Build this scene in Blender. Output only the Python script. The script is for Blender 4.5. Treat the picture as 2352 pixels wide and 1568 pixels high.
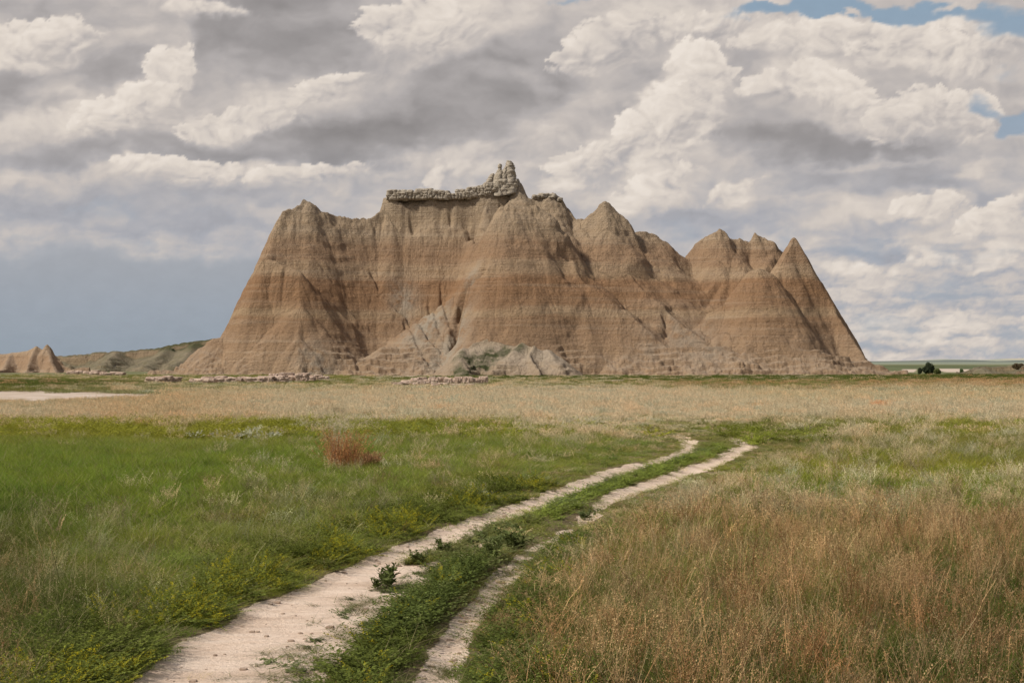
import bpy, math
import numpy as np
from mathutils import Vector

# ---------------------------------------------------------------- scene, camera, light
scene = bpy.context.scene
for o in list(bpy.data.objects):
    bpy.data.objects.remove(o)
col = scene.collection
R = math.radians
F = 3267.0          # focal length in photo units (2352 wide)
CX, HY, CAMH = 1176.0, 829.0, 3.0

cam_data = bpy.data.cameras.new('camera')
cam = bpy.data.objects.new('camera', cam_data)
col.objects.link(cam)
cam.location = (0, 0, CAMH)
cam.rotation_euler = (R(90), 0, 0)
cam_data.sensor_width = 36
cam_data.lens = 50.0
cam_data.shift_y = (HY - 784) / 2352.0
cam_data.clip_start = 0.1
cam_data.clip_end = 60000
scene.camera = cam

scene.view_settings.view_transform = 'Standard'
scene.view_settings.look = 'None'
scene.view_settings.gamma = 1
scene.view_settings.use_curve_mapping = False
scene.view_settings.exposure = 0.08
scene.cycles.max_bounces = 5
scene.cycles.diffuse_bounces = 3
scene.cycles.glossy_bounces = 1
scene.cycles.transmission_bounces = 3
scene.cycles.transparent_max_bounces = 4
scene.cycles.caustics_reflective = False
scene.cycles.caustics_refractive = False

SUN = Vector((-0.90, -0.30, 1.0)).normalized()
SUN_EL = math.asin(SUN.z)
SUN_AZ = math.atan2(SUN.x, SUN.y)
sun_data = bpy.data.lights.new('sun', 'SUN')
sun_data.energy = 4.6
sun_data.angle = R(6.0)
sun_data.color = (1.0, 0.92, 0.80)
sun = bpy.data.objects.new('sun', sun_data)
col.objects.link(sun)
sun.rotation_euler = (-SUN).to_track_quat('-Z', 'Y').to_euler()


# ---------------------------------------------------------------- node helpers
class NT:
    def __init__(s, tree):
        s.t = tree; s.n = tree.nodes; s.l = tree.links
    def node(s, typ, **kw):
        n = s.n.new(typ)
        for k, v in kw.items():
            setattr(n, k, v)
        return n
    def put(s, sock, v):
        if isinstance(v, bpy.types.NodeSocket):
            s.l.new(v, sock)
        elif v is not None:
            if hasattr(sock.default_value, '__len__'):
                if not hasattr(v, '__len__'):
                    v = (v,) * len(sock.default_value)
                v = tuple(v)
                if len(sock.default_value) == 4 and len(v) == 3:
                    v = v + (1.0,)
            sock.default_value = v
    def math(s, op, a, b=None, c=None, clamp=False):
        n = s.node('ShaderNodeMath', operation=op); n.use_clamp = clamp
        s.put(n.inputs[0], a); s.put(n.inputs[1], b)
        if c is not None: s.put(n.inputs[2], c)
        return n.outputs[0]
    def vmath(s, op, a, b=None, scale=None):
        n = s.node('ShaderNodeVectorMath', operation=op)
        s.put(n.inputs[0], a)
        if b is not None: s.put(n.inputs[1], b)
        if scale is not None: s.put(n.inputs['Scale'], scale)
        return n.outputs['Value'] if op in ('LENGTH', 'DOT_PRODUCT') else n.outputs[0]
    def noise(s, vec, scale=1.0, detail=5.0, rough=0.5, dist=0.0, lac=2.0, out='Fac', typ='FBM'):
        n = s.node('ShaderNodeTexNoise'); n.noise_dimensions = '3D'
        s.put(n.inputs['Vector'], vec)
        n.inputs['Scale'].default_value = scale; n.inputs['Detail'].default_value = detail
        n.inputs['Roughness'].default_value = rough; n.inputs['Distortion'].default_value = dist
        n.inputs['Lacunarity'].default_value = lac
        return n.outputs[out]
    def mapr(s, v, a, b, c=0.0, d=1.0, mode='SMOOTHSTEP'):
        n = s.node('ShaderNodeMapRange', interpolation_type=mode)
        if mode == 'LINEAR': n.clamp = True
        for i, x in enumerate((v, a, b, c, d)):
            s.put(n.inputs[i], x)
        return n.outputs[0]
    def mapping(s, vec, loc=(0, 0, 0), rot=(0, 0, 0), scale=(1, 1, 1), typ='POINT'):
        n = s.node('ShaderNodeMapping', vector_type=typ)
        s.put(n.inputs[0], vec); s.put(n.inputs[1], loc); s.put(n.inputs[2], rot); s.put(n.inputs[3], scale)
        return n.outputs[0]
    def mix(s, fac, a, b, typ='MIX'):
        n = s.node('ShaderNodeMix', data_type='RGBA', blend_type=typ)
        s.put(n.inputs[0], fac); s.put(n.inputs[6], a); s.put(n.inputs[7], b)
        return n.outputs[2]
    def ramp(s, v, stops, interp='LINEAR'):
        n = s.node('ShaderNodeValToRGB'); cr = n.color_ramp; cr.interpolation = interp
        while len(cr.elements) > 1: cr.elements.remove(cr.elements[-1])
        cr.elements[0].position = stops[0][0]; cr.elements[0].color = tuple(stops[0][1]) + (1,)
        for p, c in stops[1:]:
            e = cr.elements.new(p); e.color = tuple(c) + (1,)
        s.put(n.inputs[0], v)
        return n.outputs[0]
    def sep(s, v):
        n = s.node('ShaderNodeSeparateXYZ'); s.put(n.inputs[0], v); return n.outputs
    def comb(s, x, y, z=0.0):
        n = s.node('ShaderNodeCombineXYZ')
        for i, q in enumerate((x, y, z)): s.put(n.inputs[i], q)
        return n.outputs[0]


# ---------------------------------------------------------------- world: the part of the sky above the cloud ring
world = bpy.data.worlds.new('World')
scene.world = world
world.use_nodes = True
wt = world.node_tree
wt.nodes.clear()
W = NT(wt)
gen = W.node('ShaderNodeTexCoord').outputs['Generated']
sky = W.node('ShaderNodeTexSky', sky_type='NISHITA')
sky.sun_disc = False
sky.sun_elevation = SUN_EL
sky.sun_rotation = SUN_AZ
sky.altitude = 800
sky.dust_density = 1.5
nish = W.vmath('SCALE', sky.outputs[0], scale=0.10)
cover = W.mapr(W.noise(gen, 3.2, 3, .55), .42, .60)
bg = W.node('ShaderNodeBackground')
W.put(bg.inputs['Color'], W.mix(W.math('MULTIPLY', cover, .8), nish, (.50, .46, .43)))
bg.inputs['Strength'].default_value = 1.0
wout = W.node('ShaderNodeOutputWorld')
wt.links.new(bg.outputs[0], wout.inputs[0])


# ---------------------------------------------------------------- numpy noise
def _hash(ix, iy, seed):
    h = (ix.astype(np.int64) * 374761393 + iy.astype(np.int64) * 668265263 + seed * 974634777) & 0xffffffff
    h = ((h ^ (h >> 13)) * 1274126177) & 0xffffffff
    return (h ^ (h >> 16)) & 0xffff


def perlin(x, y, seed=0):
    x = np.asarray(x, float); y = np.asarray(y, float)
    xi = np.floor(x); yi = np.floor(y)
    fx = x - xi; fy = y - yi
    u = fx * fx * fx * (fx * (fx * 6 - 15) + 10); v = fy * fy * fy * (fy * (fy * 6 - 15) + 10)
    def g(ix, iy, ax, ay):
        a = _hash(ix, iy, seed) * (2 * math.pi / 65536.0)
        return np.cos(a) * ax + np.sin(a) * ay
    n00 = g(xi, yi, fx, fy); n10 = g(xi + 1, yi, fx - 1, fy)
    n01 = g(xi, yi + 1, fx, fy - 1); n11 = g(xi + 1, yi + 1, fx - 1, fy - 1)
    return ((n00 * (1 - u) + n10 * u) * (1 - v) + (n01 * (1 - u) + n11 * u) * v) * 1.5


def fbm(x, y, seed=0, octv=5, gain=0.5, lac=2.03, billow=False):
    a = 1.0; s = 0; t = 0
    for i in range(octv):
        n = perlin(x, y, seed + i * 17)
        if billow: n = np.abs(n) * 2 - 0.55
        s = s + a * n; t += a
        x = x * lac + 3.1; y = y * lac - 1.7; a *= gain
    return s / t


def sstep(a, b, x):
    t = np.clip((x - a) / (b - a), 0, 1)
    return t * t * (3 - 2 * t)


def puffs(x, y, seed, octv=3, gain=.5):
    """rounded heaps packed side by side, smaller heaps on the larger ones"""
    acc = 0; a = 1.0; tot_ = 0
    for k in range(octv):
        xi = np.floor(x); yi = np.floor(y); best = np.full(x.shape, 9.0)
        for i in (-1, 0, 1):
            for j in (-1, 0, 1):
                h = _hash(xi + i, yi + j, seed + k * 31)
                qx = xi + i + (h & 255) / 255.0; qy = yi + j + (h >> 8) / 255.0
                best = np.minimum(best, (x - qx) ** 2 + (y - qy) ** 2)
        acc = acc + a * (1 - np.minimum(best, 1.2)); tot_ += a
        a *= gain; x = x * 2.1 + 5.2; y = y * 2.1 + 1.3
    return acc / tot_
# def worley
# ---------------------------------------------------------------- sky field (computed per vertex of the sky dome)
# (x, y, rx, ry, tilt, weight, hardness)  tilt < 0 rises to the right; x, y in photo units
DARK = [
    (640, 60, 300, 150, -8, -.36, .4), (300, 150, 210, 70, 5, -.24, .2), (30, 215, 110, 60, 0, -.25, .2),
    (1000, 250, 480, 120, -22, -.30, .2), (640, 325, 620, 62, -4, -.30, .15), (200, 340, 330, 50, 0, -.12, 0),
    (1250, 190, 190, 120, -20, -.12, 0), (130, 20, 260, 70, 0, -.14, 0),
    (1950, 345, 400, 52, 4, -.34, .15), (1750, 300, 260, 100, 20, -.16, 0), (2100, 420, 330, 40, 3, -.22, .1),
    (200, 480, 500, 90, 0, -.14, 0), (1450, 600, 300, 90, 0, -.08, 0),
    (1480, 200, 120, 90, -30, -.10, 0), (1950, 590, 260, 30, 3, -.16, 0), (2250, 640, 260, 24, 0, -.12, 0),
    (1650, 500, 300, 60, 0, -.14, 0), (2000, 690, 300, 26, 0, -.10, 0), (500, 500, 250, 40, 8, -.1, 0),
    (1250, 90, 90, 150, 12, -.06, 0), (1740, 140, 120, 60, 0, -.12, 0), (2080, 170, 160, 30, 0, -.12, 0),
    (900, 480, 300, 60, 0, -.08, 0),
]
LIGHT = [
    (70, 100, 190, 80, -8, .24, .0), (300, 235, 220, 70, -28, .30, 0), (375, 160, 50, 130, 10, .30, .1),
    (520, 265, 190, 50, -8, .24, 0), (460, 18, 110, 26, 10, .24, .1), (250, 280, 130, 50, -10, .18, 0),
    (700, 205, 210, 45, -20, .12, 0), (960, 60, 230, 110, 10, .20, 0), (430, 390, 300, 50, 5, .24, 0),
    (720, 405, 200, 34, -10, .14, 0), (1220, 175, 45, 90, 20, .18, 0), (60, 300, 200, 50, 0, .1, 0),
    (1600, 150, 80, 85, -12, .42, .35), (1545, 215, 60, 40, -30, .38, .3), (1490, 280, 120, 55, -30, .34, .2),
    (1400, 330, 200, 70, -20, .20, 0), (1150, 350, 260, 60, -20, .12, 0), (1570, 290, 120, 60, -25, .22, 0),
    (1860, 175, 90, 50, 20, .26, .2), (1930, 205, 70, 50, 40, .20, .1), (1780, 195, 90, 26, 0, .16, .1),
    (1500, 430, 180, 60, -28, .26, 0), (1005, 400, 50, 22, -35, .34, .2), (1680, 440, 65, 28, -20, .34, .1),
    (2110, 85, 180, 90, 8, .26, .25), (1850, 62, 220, 34, 0, .22, .25), (2290, 90, 80, 50, 0, .16, .1),
    (2100, 240, 140, 50, -20, .16, 0), (1950, 305, 70, 26, 0, .20, 0), (2200, 280, 60, 60, 10, .16, 0),
    (2130, 470, 130, 34, -10, .26, .1), (2300, 480, 110, 40, -30, .24, .1), (2150, 590, 110, 22, 0, .20, .1),
    (2280, 590, 90, 28, -35, .18, 0), (2050, 560, 90, 18, 0, .12, 0), (1980, 620, 120, 26, 10, .14, 0),
    (2000, 380, 220, 14, -4, .16, .1), (1290, 430, 50, 20, 0, .24, .1), (1620, 60, 110, 40, 0, .10, 0),
    (2230, 400, 130, 22, -12, .14, 0), (2050, 730, 330, 34, 0, .10, 0), (2200, 780, 300, 22, 0, .10, 0),
    (1350, 110, 120, 60, -20, .12, 0), (1500, 20, 200, 50, 0, .14, 0), (700, 380, 900, 16, 0, .1, 0),
]
# separate heaps with crisp sunlit heads that fade into their bases: (x, y, rx, ry, tilt, brightness), far to near
CUMULUS = [
    (1900, 95, 200, 44, 0, .16), (1620, 70, 120, 44, 0, .10), (1400, 100, 130, 60, -20, .10), (1790, 205, 90, 36, 0, .14), (1880, 195, 70, 46, 15, .22), (1945, 225, 70, 50, 35, .18),
    (2120, 100, 150, 72, -5, .18), (2200, 130, 90, 60, 20, .16), (2290, 100, 80, 44, 0, .12), (2230, 270, 70, 70, 10, .12), (2100, 270, 110, 60, -20, .10),
    (1540, 330, 120, 60, -20, .16), (1480, 300, 84, 52, -20, .26), (1580, 250, 90, 70, -25, .20), (1545, 225, 52, 40, -20, .32), (1605, 150, 66, 62, 0, .32), (1630, 190, 60, 60, 0, .18),
    (1390, 360, 120, 46, -15, .16), (1500, 440, 110, 40, -25, .20), (1300, 434, 70, 16, 0, .16), (1685, 440, 80, 20, -20, .18), (1010, 402, 60, 18, -30, .16), 
    (2130, 482, 84, 36, -5, .20), (2290, 500, 100, 40, -20, .18), (2150, 606, 84, 22, 0, .18), (2290, 600, 80, 26, -20, .16), (1980, 628, 100, 22, 5, .12),
    (80, 110, 140, 62, -5, .18), (395, 175, 56, 74, 5, .20), (300, 250, 120, 48, -20, .24), (480, 26, 110, 20, 8, .12), (560, 285, 140, 36, -8, .16), (960, 70, 130, 70, 0, .14), (720, 215, 120, 30, -20, .10),
    (430, 395, 160, 34, 5, .18), (700, 400, 140, 24, -5, .12),
]
BLUE = [
    (2020, 18, 330, 34, 0, 1.1, .4), (2300, 60, 110, 55, 10, .9, .2), (1800, 40, 180, 20, 0, .9, .3), (2330, 285, 75, 50, 0, 1.2, .4),
    (2260, 235, 60, 40, 0, .8, .1), (2330, 160, 80, 30, 0, .5, 0), (1350, 3, 120, 14, 0, .7, 0), (1230, 50, 60, 16, 0, .2, 0),
    (1950, 38, 28, 20, 0, -1.3, .2), (1780, 6, 90, 10, 0, -.8, .1), (2180, 5, 110, 14, -10, -.9, .1),
    (300, 720, 1100, 150, 0, .35, .35), (200, 560, 800, 44, 0, .42, .1),
    (200, 480, 480, 90, 0, .30, 0), (1150, 400, 160, 30, 0, .2, 0),
    (2200, 620, 450, 100, 0, .36, 0), (1950, 560, 300, 60, 0, .35, 0), (2150, 560, 300, 70, 0, .2, 0), (2100, 740, 600, 130, 0, .62, .1),
    (1560, 510, 260, 60, 0, .42, 0), (2100, 430, 300, 45, 0, .3, 0), (1400, 600, 700, 100, 0, .3, 0), (700, 470, 500, 40, 0, .15, 0),
]


BASE = .635


def sky_fields(az, el):
    """colour of the sky for bearings and heights in degrees"""
    px = az * 57.0 + CX                      # photo units along the bearing (near enough to the lens for the layout)
    px = CX + F * np.tan(np.radians(np.clip(az, -50, 50)))
    py = HY - F * np.tan(np.radians(el)) / np.cos(np.radians(np.clip(az, -50, 50)))
    X = az * 57.0; Y = -el * 57.0
    # warps: large drift, middle curls, small curls
    low = sstep(6.5, 1.0, el)
    k = 1 + 1.2 * low                        # heaps get smaller towards the skyline
    def warp(sc, amp, seed, o):
        a = fbm(X / sc, Y / (sc * .62), seed, o); b = fbm(X / sc + 31, Y / (sc * .62) + 7, seed + 5, o)
        return a * amp, b * amp * .6
    w1 = warp(260, 95, 11, 3); w2 = warp(85, 46, 23, 4); w3 = warp(26, 15, 41, 4)
    qx = px + w1[0] + w2[0] + w3[0]; qy = py + w1[1] + w2[1] + w3[1]
    def add(lst):
        acc = np.zeros_like(qx)
        for (bx, by, rx, ry, rot, w, hard) in lst:
            c, s = math.cos(R(rot)), math.sin(R(rot))
            ux = ((qx - bx) * c + (qy - by) * s) / rx; uy = (-(qx - bx) * s + (qy - by) * c) / ry
            acc += w * sstep(1.0, hard, np.sqrt(ux * ux + uy * uy) * .9)
        return acc
    tone = add(DARK + LIGHT); blue = add(BLUE)
    cx = px + w1[0] + w2[0] * .5; cy = py + w1[1] + w2[1] * .5
    calm = sstep(530, 615, cy + .03 * (qx - 300) + 14 * w3[1] / 9) * sstep(1150, 700, qx) * sstep(-2600, -1500, qx)
    keep = 1 - .93 * calm
    # heaps: rounded billows, lit from the upper left
    gx = px + w1[0] * .8 + w2[0] * .5 + w3[0] * .5; gy = py + w1[1] * .8 + w2[1] * .5 + w3[1] * .5
    def lit(sc, seed, ox, oy, o, gain, fl=.75):
        h = puffs(gx / sc, gy / (sc * fl), seed, o, gain)
        return h, h - puffs((gx + ox) / sc, (gy + oy) / (sc * fl), seed, o, gain)
    h1, r1 = lit(130, 3, -22, -24, 4, .55)
    h2, r2 = lit(46, 71, -9, -9, 3, .55)
    soft = fbm(gx / 150, gy / 66, 15, 5, .48)
    soft2 = fbm((gx - 34) / 150, (gy - 30) / 66, 15, 5, .48)
    lumpy = np.clip(.30 + 2.1 * np.clip(tone, -.25, .4), .06, 1)      # bright heaps are crisp, undersides smooth
    lum = BASE + tone * .95
    lum += keep * lumpy * (r1 * .62 + r2 * .30 * (1 - .7 * low) + (h1 - .62) * .30)
    lum += keep * (soft - soft2) * .20 * (1 - .4 * low)
    lx = X + w2[0] * .7 + w3[0]; ly = Y + w2[1] * .4 + w3[1] * .7
    hl = puffs(lx / 62, ly / 24, 301, 4, .55); hl2 = puffs((lx - 7) / 62, (ly - 6) / 24, 301, 4, .55)
    s1 = (hl - .62)
    lum += keep * low * (s1 * .34 + (hl - hl2) * .34)
    lum += keep * (fbm(X / 230, Y / 90, 55, 4) * .16)
    lum += calm * fbm(X / 500, Y / 90, 77, 3) * .05
    pe = puffs(gx / 46, gy / 38, 811, 3, .6)
    for (bx, by, rx, ry, rot, br) in CUMULUS:
        c, sn = math.cos(R(rot)), math.sin(R(rot))
        wx_ = px + w1[0] * .25 + w2[0] * .45 + w3[0] * .5; wy_ = py + w1[1] * .25 + w2[1] * .45 + w3[1] * .5
        u = ((wx_ - bx) * c + (wy_ - by) * sn) / rx; v = (-(wx_ - bx) * sn + (wy_ - by) * c) / ry
        near = (np.abs(px - bx) < rx * 2.2 + 140) & (np.abs(py - by) < ry * 2.2 + rx * .6 + 120)
        r = np.sqrt(u * u + v * v) + (.66 - pe) * .95
        soft_ = (.10 if rx * ry > 2600 else .45) + .75 * sstep(-.35, .9, v + .25 * u)
        m = sstep(1.0 + .15 * soft_, 1.0 - soft_, r) * near * (1 - .9 * calm)
        L = BASE + br - .19 * (v + .45 * u) - .02 + r1 * .55 + r2 * .42 + (pe - .66) * .35
        lum = lum * (1 - m) + L * m
    bands = fbm(X / 300 + w2[0] / 200, Y / 42 + w2[1] / 60, 909, 5, .55)
    lum += keep * low * bands * .42
    lum = np.where(lum > .72, .72 + .30 * (1 - np.exp(-(lum - .72) / .30)), lum)
    lum = np.clip(lum, 0, 1)
    stops = np.array([0, .28, .5, .7, .88, 1.0])
    cols = np.array([(.23, .215, .213), (.315, .295, .292), (.42, .392, .385), (.545, .495, .462), (.69, .62, .555), (.82, .745, .67)])
    cloud = np.stack([np.interp(lum, stops, cols[:, i]) for i in range(3)], -1)
    cool = sstep(9.5, 4.5, el) * sstep(.78, .48, lum) * .65           # shaded bases turn blue with distance
    cloud = cloud * (1 - cool[..., None]) + cloud * np.array([.84, .96, 1.13]) * cool[..., None]
    e = np.clip(el / 14, 0, 1)
    bcol = np.stack([np.interp(e, [0, .12, .35, 1], c) for c in ((.38, .36, .33, .255), (.42, .40, .375, .345), (.455, .45, .44, .44))], -1)
    storm = np.stack([np.interp(e, [0, .15, .3, .4], c) for c in ((.265, .305, .345, .37), (.315, .342, .362, .372), (.37, .392, .395, .39))], -1)
    s3 = calm[..., None]
    bcol = bcol * (1 - s3) + storm * s3
    bs = -.06 + blue * 1.12 * (1 - .25 * low) + keep * (((.6 - h2) * .35 + (.6 - h1) * .3) * (1 - low * .7) + fbm(X / 120, Y / 50, 207, 4) * .5 - low * (s1 * .6 + bands * .9))
    bm = sstep(.05, .95, bs) * (1 - .25 * low)
    bm = np.maximum(bm, .95 * sstep(0, 1, calm))
    rgb = cloud * (1 - bm[..., None]) + bcol * bm[..., None]
    return rgb


# ---------------------------------------------------------------- mesh helpers
def tag(o, label=None, cat=None, group=None, kind=None):
    if label: o['label'] = label
    if cat: o['category'] = cat
    if group: o['group'] = group
    if kind: o['kind'] = kind
    return o


def mesh_np(name, verts, faces, attrs=None, smooth=True):
    """verts (n,3), faces (m,k) arrays -> mesh; attrs: name -> (type, array) per point"""
    me = bpy.data.meshes.new(name)
    verts = np.ascontiguousarray(verts, np.float32)
    flist = faces if isinstance(faces, list) else [faces]
    flist = [np.asarray(f, np.int32) for f in flist if len(f)]
    nl = sum(f.size for f in flist); nf = sum(len(f) for f in flist)
    me.vertices.add(len(verts)); me.vertices.foreach_set('co', verts.ravel())
    me.loops.add(nl); me.loops.foreach_set('vertex_index', np.concatenate([f.ravel() for f in flist]))
    me.polygons.add(nf)
    sizes = np.concatenate([np.full(len(f), f.shape[1], np.int32) for f in flist])
    starts = np.concatenate([[0], np.cumsum(sizes)[:-1]]).astype(np.int32)
    me.polygons.foreach_set('loop_start', starts)
    me.polygons.foreach_set('loop_total', sizes)
    me.polygons.foreach_set('use_smooth', np.full(nf, smooth))
    for k, (typ, arr) in (attrs or {}).items():
        at = me.attributes.new(k, typ, 'POINT')
        if typ == 'FLOAT': at.data.foreach_set('value', np.ascontiguousarray(arr, np.float32).ravel())
        elif typ == 'INT': at.data.foreach_set('value', np.ascontiguousarray(arr, np.int32).ravel())
        elif typ == 'FLOAT_VECTOR': at.data.foreach_set('vector', np.ascontiguousarray(arr, np.float32).ravel())
        elif typ == 'FLOAT_COLOR':
            a4 = np.ones((len(verts), 4), np.float32); a4[:, :3] = arr
            at.data.foreach_set('color', a4.ravel())
    me.update(calc_edges=True)
    return me


def link(name, me, mat=None, parent=None, loc=None):
    o = bpy.data.objects.new(name, me)
    col.objects.link(o)
    if mat is not None and me is not None and not me.materials: me.materials.append(mat)
    if parent is not None: o.parent = parent
    if loc is not None: o.location = loc
    return o


def grid_faces(nx, ny):
    i = np.arange(nx - 1)[None, :] + nx * np.arange(ny - 1)[:, None]
    i = i.ravel()
    return np.stack([i, i + 1, i + nx + 1, i + nx], 1)


def material(name):
    m = bpy.data.materials.new(name); m.use_nodes = True
    m.node_tree.nodes.clear()
    T = NT(m.node_tree)
    T.out = T.node('ShaderNodeOutputMaterial')
    T.mat = m
    return T


def finish(T, color, rough=0.9, bump=None, bump_s=0.3, bump_d=0.1, transl=0.0, spec=0.15):
    b = T.node('ShaderNodeBsdfPrincipled')
    T.put(b.inputs['Base Color'], color); T.put(b.inputs['Roughness'], rough)
    b.inputs['Specular IOR Level'].default_value = spec
    if bump is not None:
        n = T.node('ShaderNodeBump'); n.inputs['Strength'].default_value = bump_s; n.inputs['Distance'].default_value = bump_d
        T.put(n.inputs['Height'], bump); T.l.new(n.outputs[0], b.inputs['Normal'])
    sh = b.outputs[0]
    if transl > 0:
        t = T.node('ShaderNodeBsdfTranslucent'); T.put(t.inputs['Color'], color)
        mx = T.node('ShaderNodeMixShader'); mx.inputs[0].default_value = transl
        T.l.new(sh, mx.inputs[1]); T.l.new(t.outputs[0], mx.inputs[2]); sh = mx.outputs[0]
    T.l.new(sh, T.out.inputs[0])
    return T.mat


def G(px, py):
    """ground point under a place in the photograph"""
    y = CAMH * F / (py - HY)
    return (px - CX) / F * y, y


def at(px, py, y):
    return np.array([(px - CX) / F * y, y, CAMH + (HY - py) / F * y])


# ---------------------------------------------------------------- sky dome (ring of cloud round the plain)
def build_sky():
    a = np.concatenate([np.arange(-180, -24, 1.5), np.arange(-24, 24, .065), np.arange(24, 180.01, 1.5)])
    e = np.concatenate([np.arange(-1, 0, .5), np.arange(0, 15, .065), np.arange(15, 34.1, .5)])
    A, E = np.meshgrid(a, e)
    rgb = sky_fields(A.ravel(), E.ravel())
    r = 30000.0
    ar, er = np.radians(A.ravel()), np.radians(E.ravel())
    V = np.stack([r * np.sin(ar) * np.cos(er), r * np.cos(ar) * np.cos(er), r * np.sin(er)], 1)
    me = mesh_np('sky', V, grid_faces(len(a), len(e)), {'cloud': ('FLOAT_COLOR', rgb)})
    T = material('sky_clouds')
    at_ = T.node('ShaderNodeAttribute', attribute_name='cloud')
    pos = T.node('ShaderNodeNewGeometry').outputs['Position']
    n1 = T.noise(T.mapping(pos, scale=(1 / 420., 1 / 420., 1 / 260.)), 1, 4, .6)
    gain = T.math('ADD', .94, T.math('MULTIPLY', n1, .12))
    em = T.node('ShaderNodeEmission')
    T.put(em.inputs[0], T.vmath('SCALE', at_.outputs['Color'], scale=gain))
    T.l.new(em.outputs[0], T.out.inputs[0])
    T.mat.cycles.emission_sampling = 'NONE'
    o = link('sky', me, T.mat)
    tag(o, kind='structure')
build_sky()


# ---------------------------------------------------------------- badlands landforms
def envelope(Xg, Yg, ridges, seed=0, base=-50.0):
    """height field: the highest of many ridges, each falling away with its own side slopes"""
    Z = np.full(Xg.shape, base); S = np.zeros(Xg.shape); D = np.zeros(Xg.shape); S2 = np.full(Xg.shape, base)
    acc = 0.0
    for rid, (pts, ml, mr, mf, mb, cliff, *face) in enumerate(ridges):
        P = [at(*p) if len(p) == 3 else np.array(p[:3], float) for p in pts]
        if len(P) == 1: P = P + [P[0] + np.array([.05, 0, 0])]
        best = np.full(Xg.shape, -1e9); bs = np.zeros(Xg.shape); bd = np.zeros(Xg.shape)
        s0 = rid * 37.0
        for a, b in zip(P[:-1], P[1:]):
            ax, ay = a[0], a[1]; vx, vy = b[0] - ax, b[1] - ay
            L2 = vx * vx + vy * vy + 1e-9; L = math.sqrt(L2)
            t = np.clip(((Xg - ax) * vx + (Yg - ay) * vy) / L2, 0, 1)
            qx = Xg - (ax + t * vx); qy = Yg - (ay + t * vy)
            d = np.sqrt(qx * qx + qy * qy) + 1e-6
            cx, cy = qx / d, qy / d
            m = (ml * np.maximum(-cx, 0) ** 2 + mr * np.maximum(cx, 0) ** 2
                 + mf * np.maximum(-cy, 0) ** 2 + mb * np.maximum(cy, 0) ** 2)
            rr = .4 if cliff >= 0 else -cliff            # a negative cliff value rounds the crest instead
            dd = np.sqrt(d * d + rr ** 2) - rr
            if cliff > 3: dd = np.maximum(dd - 2.0, 0)
            fall = m * dd
            if cliff > 0: fall = fall + cliff * (1 - np.exp(-dd / (cliff * .30)))
            h = a[2] + t * (b[2] - a[2]) - fall
            if face:                                       # a plane face of limited width, dropping off steeply beyond it
                lim = face[0][0] + face[0][1] * (P[0][2] - (a[2] + t * (b[2] - a[2])))
                h = h - 1.1 * np.maximum(d - lim, 0)
            w = h > best
            best = np.where(w, h, best)
            bs = np.where(w, s0 + t * L + np.arctan2(cy, cx) * 3.0, bs); bd = np.where(w, d, bd)
            s0 += L
        w = best > Z
        S2 = np.where(w, Z, np.maximum(S2, best))
        Z = np.where(w, best, Z); S = np.where(w, bs, S); D = np.where(w, bd, D)
    k = .55                                             # rounds the gullies a little
    gap = Z - S2
    Z = Z + k * np.exp(-np.maximum(gap, 0) / k) * .5
    return Z, S, D


def erode(Xg, Yg, Z, S, D, seed, rill=.5, ledge=7.0, rough=1.0):
    wx = fbm(Xg / 9, Yg / 9, seed, 4); wy = fbm(Xg / 9 + 9, Yg / 9 + 4, seed + 3, 4)
    Z = Z + rough * sstep(7, 0, Z) * fbm(Xg / 7, Yg / 7, seed + 71, 4) * 2.0
    Z = Z + rough * (fbm(Xg / 16, Yg / 16, seed + 7, 4) * 1.1 + fbm(Xg / 3.2 + wx, Yg / 3.2 + wy, seed + 8, 4) * .38)
    grow = sstep(.4, 7, D)
    r = 1 - np.abs(fbm(S / 2.6 + wx * .8, D / 22 + wy * .3, seed + 21, 3)) * 3.2
    r2 = 1 - np.abs(perlin(S / .95 + wx, D / 14, seed + 31)) * 2.4
    Z = Z - rill * grow * (np.clip(r, 0, 1) ** 3 * 1.0 + np.clip(r2, 0, 1) ** 2 * .38)
    # hard thin beds stand out as broken steps
    for h, lo, hi, st in ((1.25, -1, ledge, 1.0), (.62, -1, ledge * .7, .6), (3.1, ledge, 46, .18)):
        zz = Z + fbm(Xg / 18, Yg / 18, seed + 2, 3) * 2.4
        f = zz / h; fl = np.floor(f); fr = f - fl
        stp = h * (fl + sstep(.36, .64, fr)) - zz
        msk = sstep(lo - .5, lo + .5, Z) * sstep(hi + 2.0, hi - 2.0, Z) * st * np.clip(.22 + fbm(Xg / 8, Yg / 8, seed + 5, 3) * 2.6, 0, 1)
        Z = Z + stp * msk
    low = sstep(ledge + 1, 1.0, Z)
    Z = Z + low * fbm(Xg / 1.1, Yg / 1.1, seed + 41, 3) * .45 * rough
    Z = Z + fbm(Xg / .7, Yg / .7, seed + 43, 2) * .09 * rough + sstep(24, 34, Z) * fbm(Xg / 1.5, Yg / 1.5, seed + 47, 3) * .55
    return Z


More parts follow.
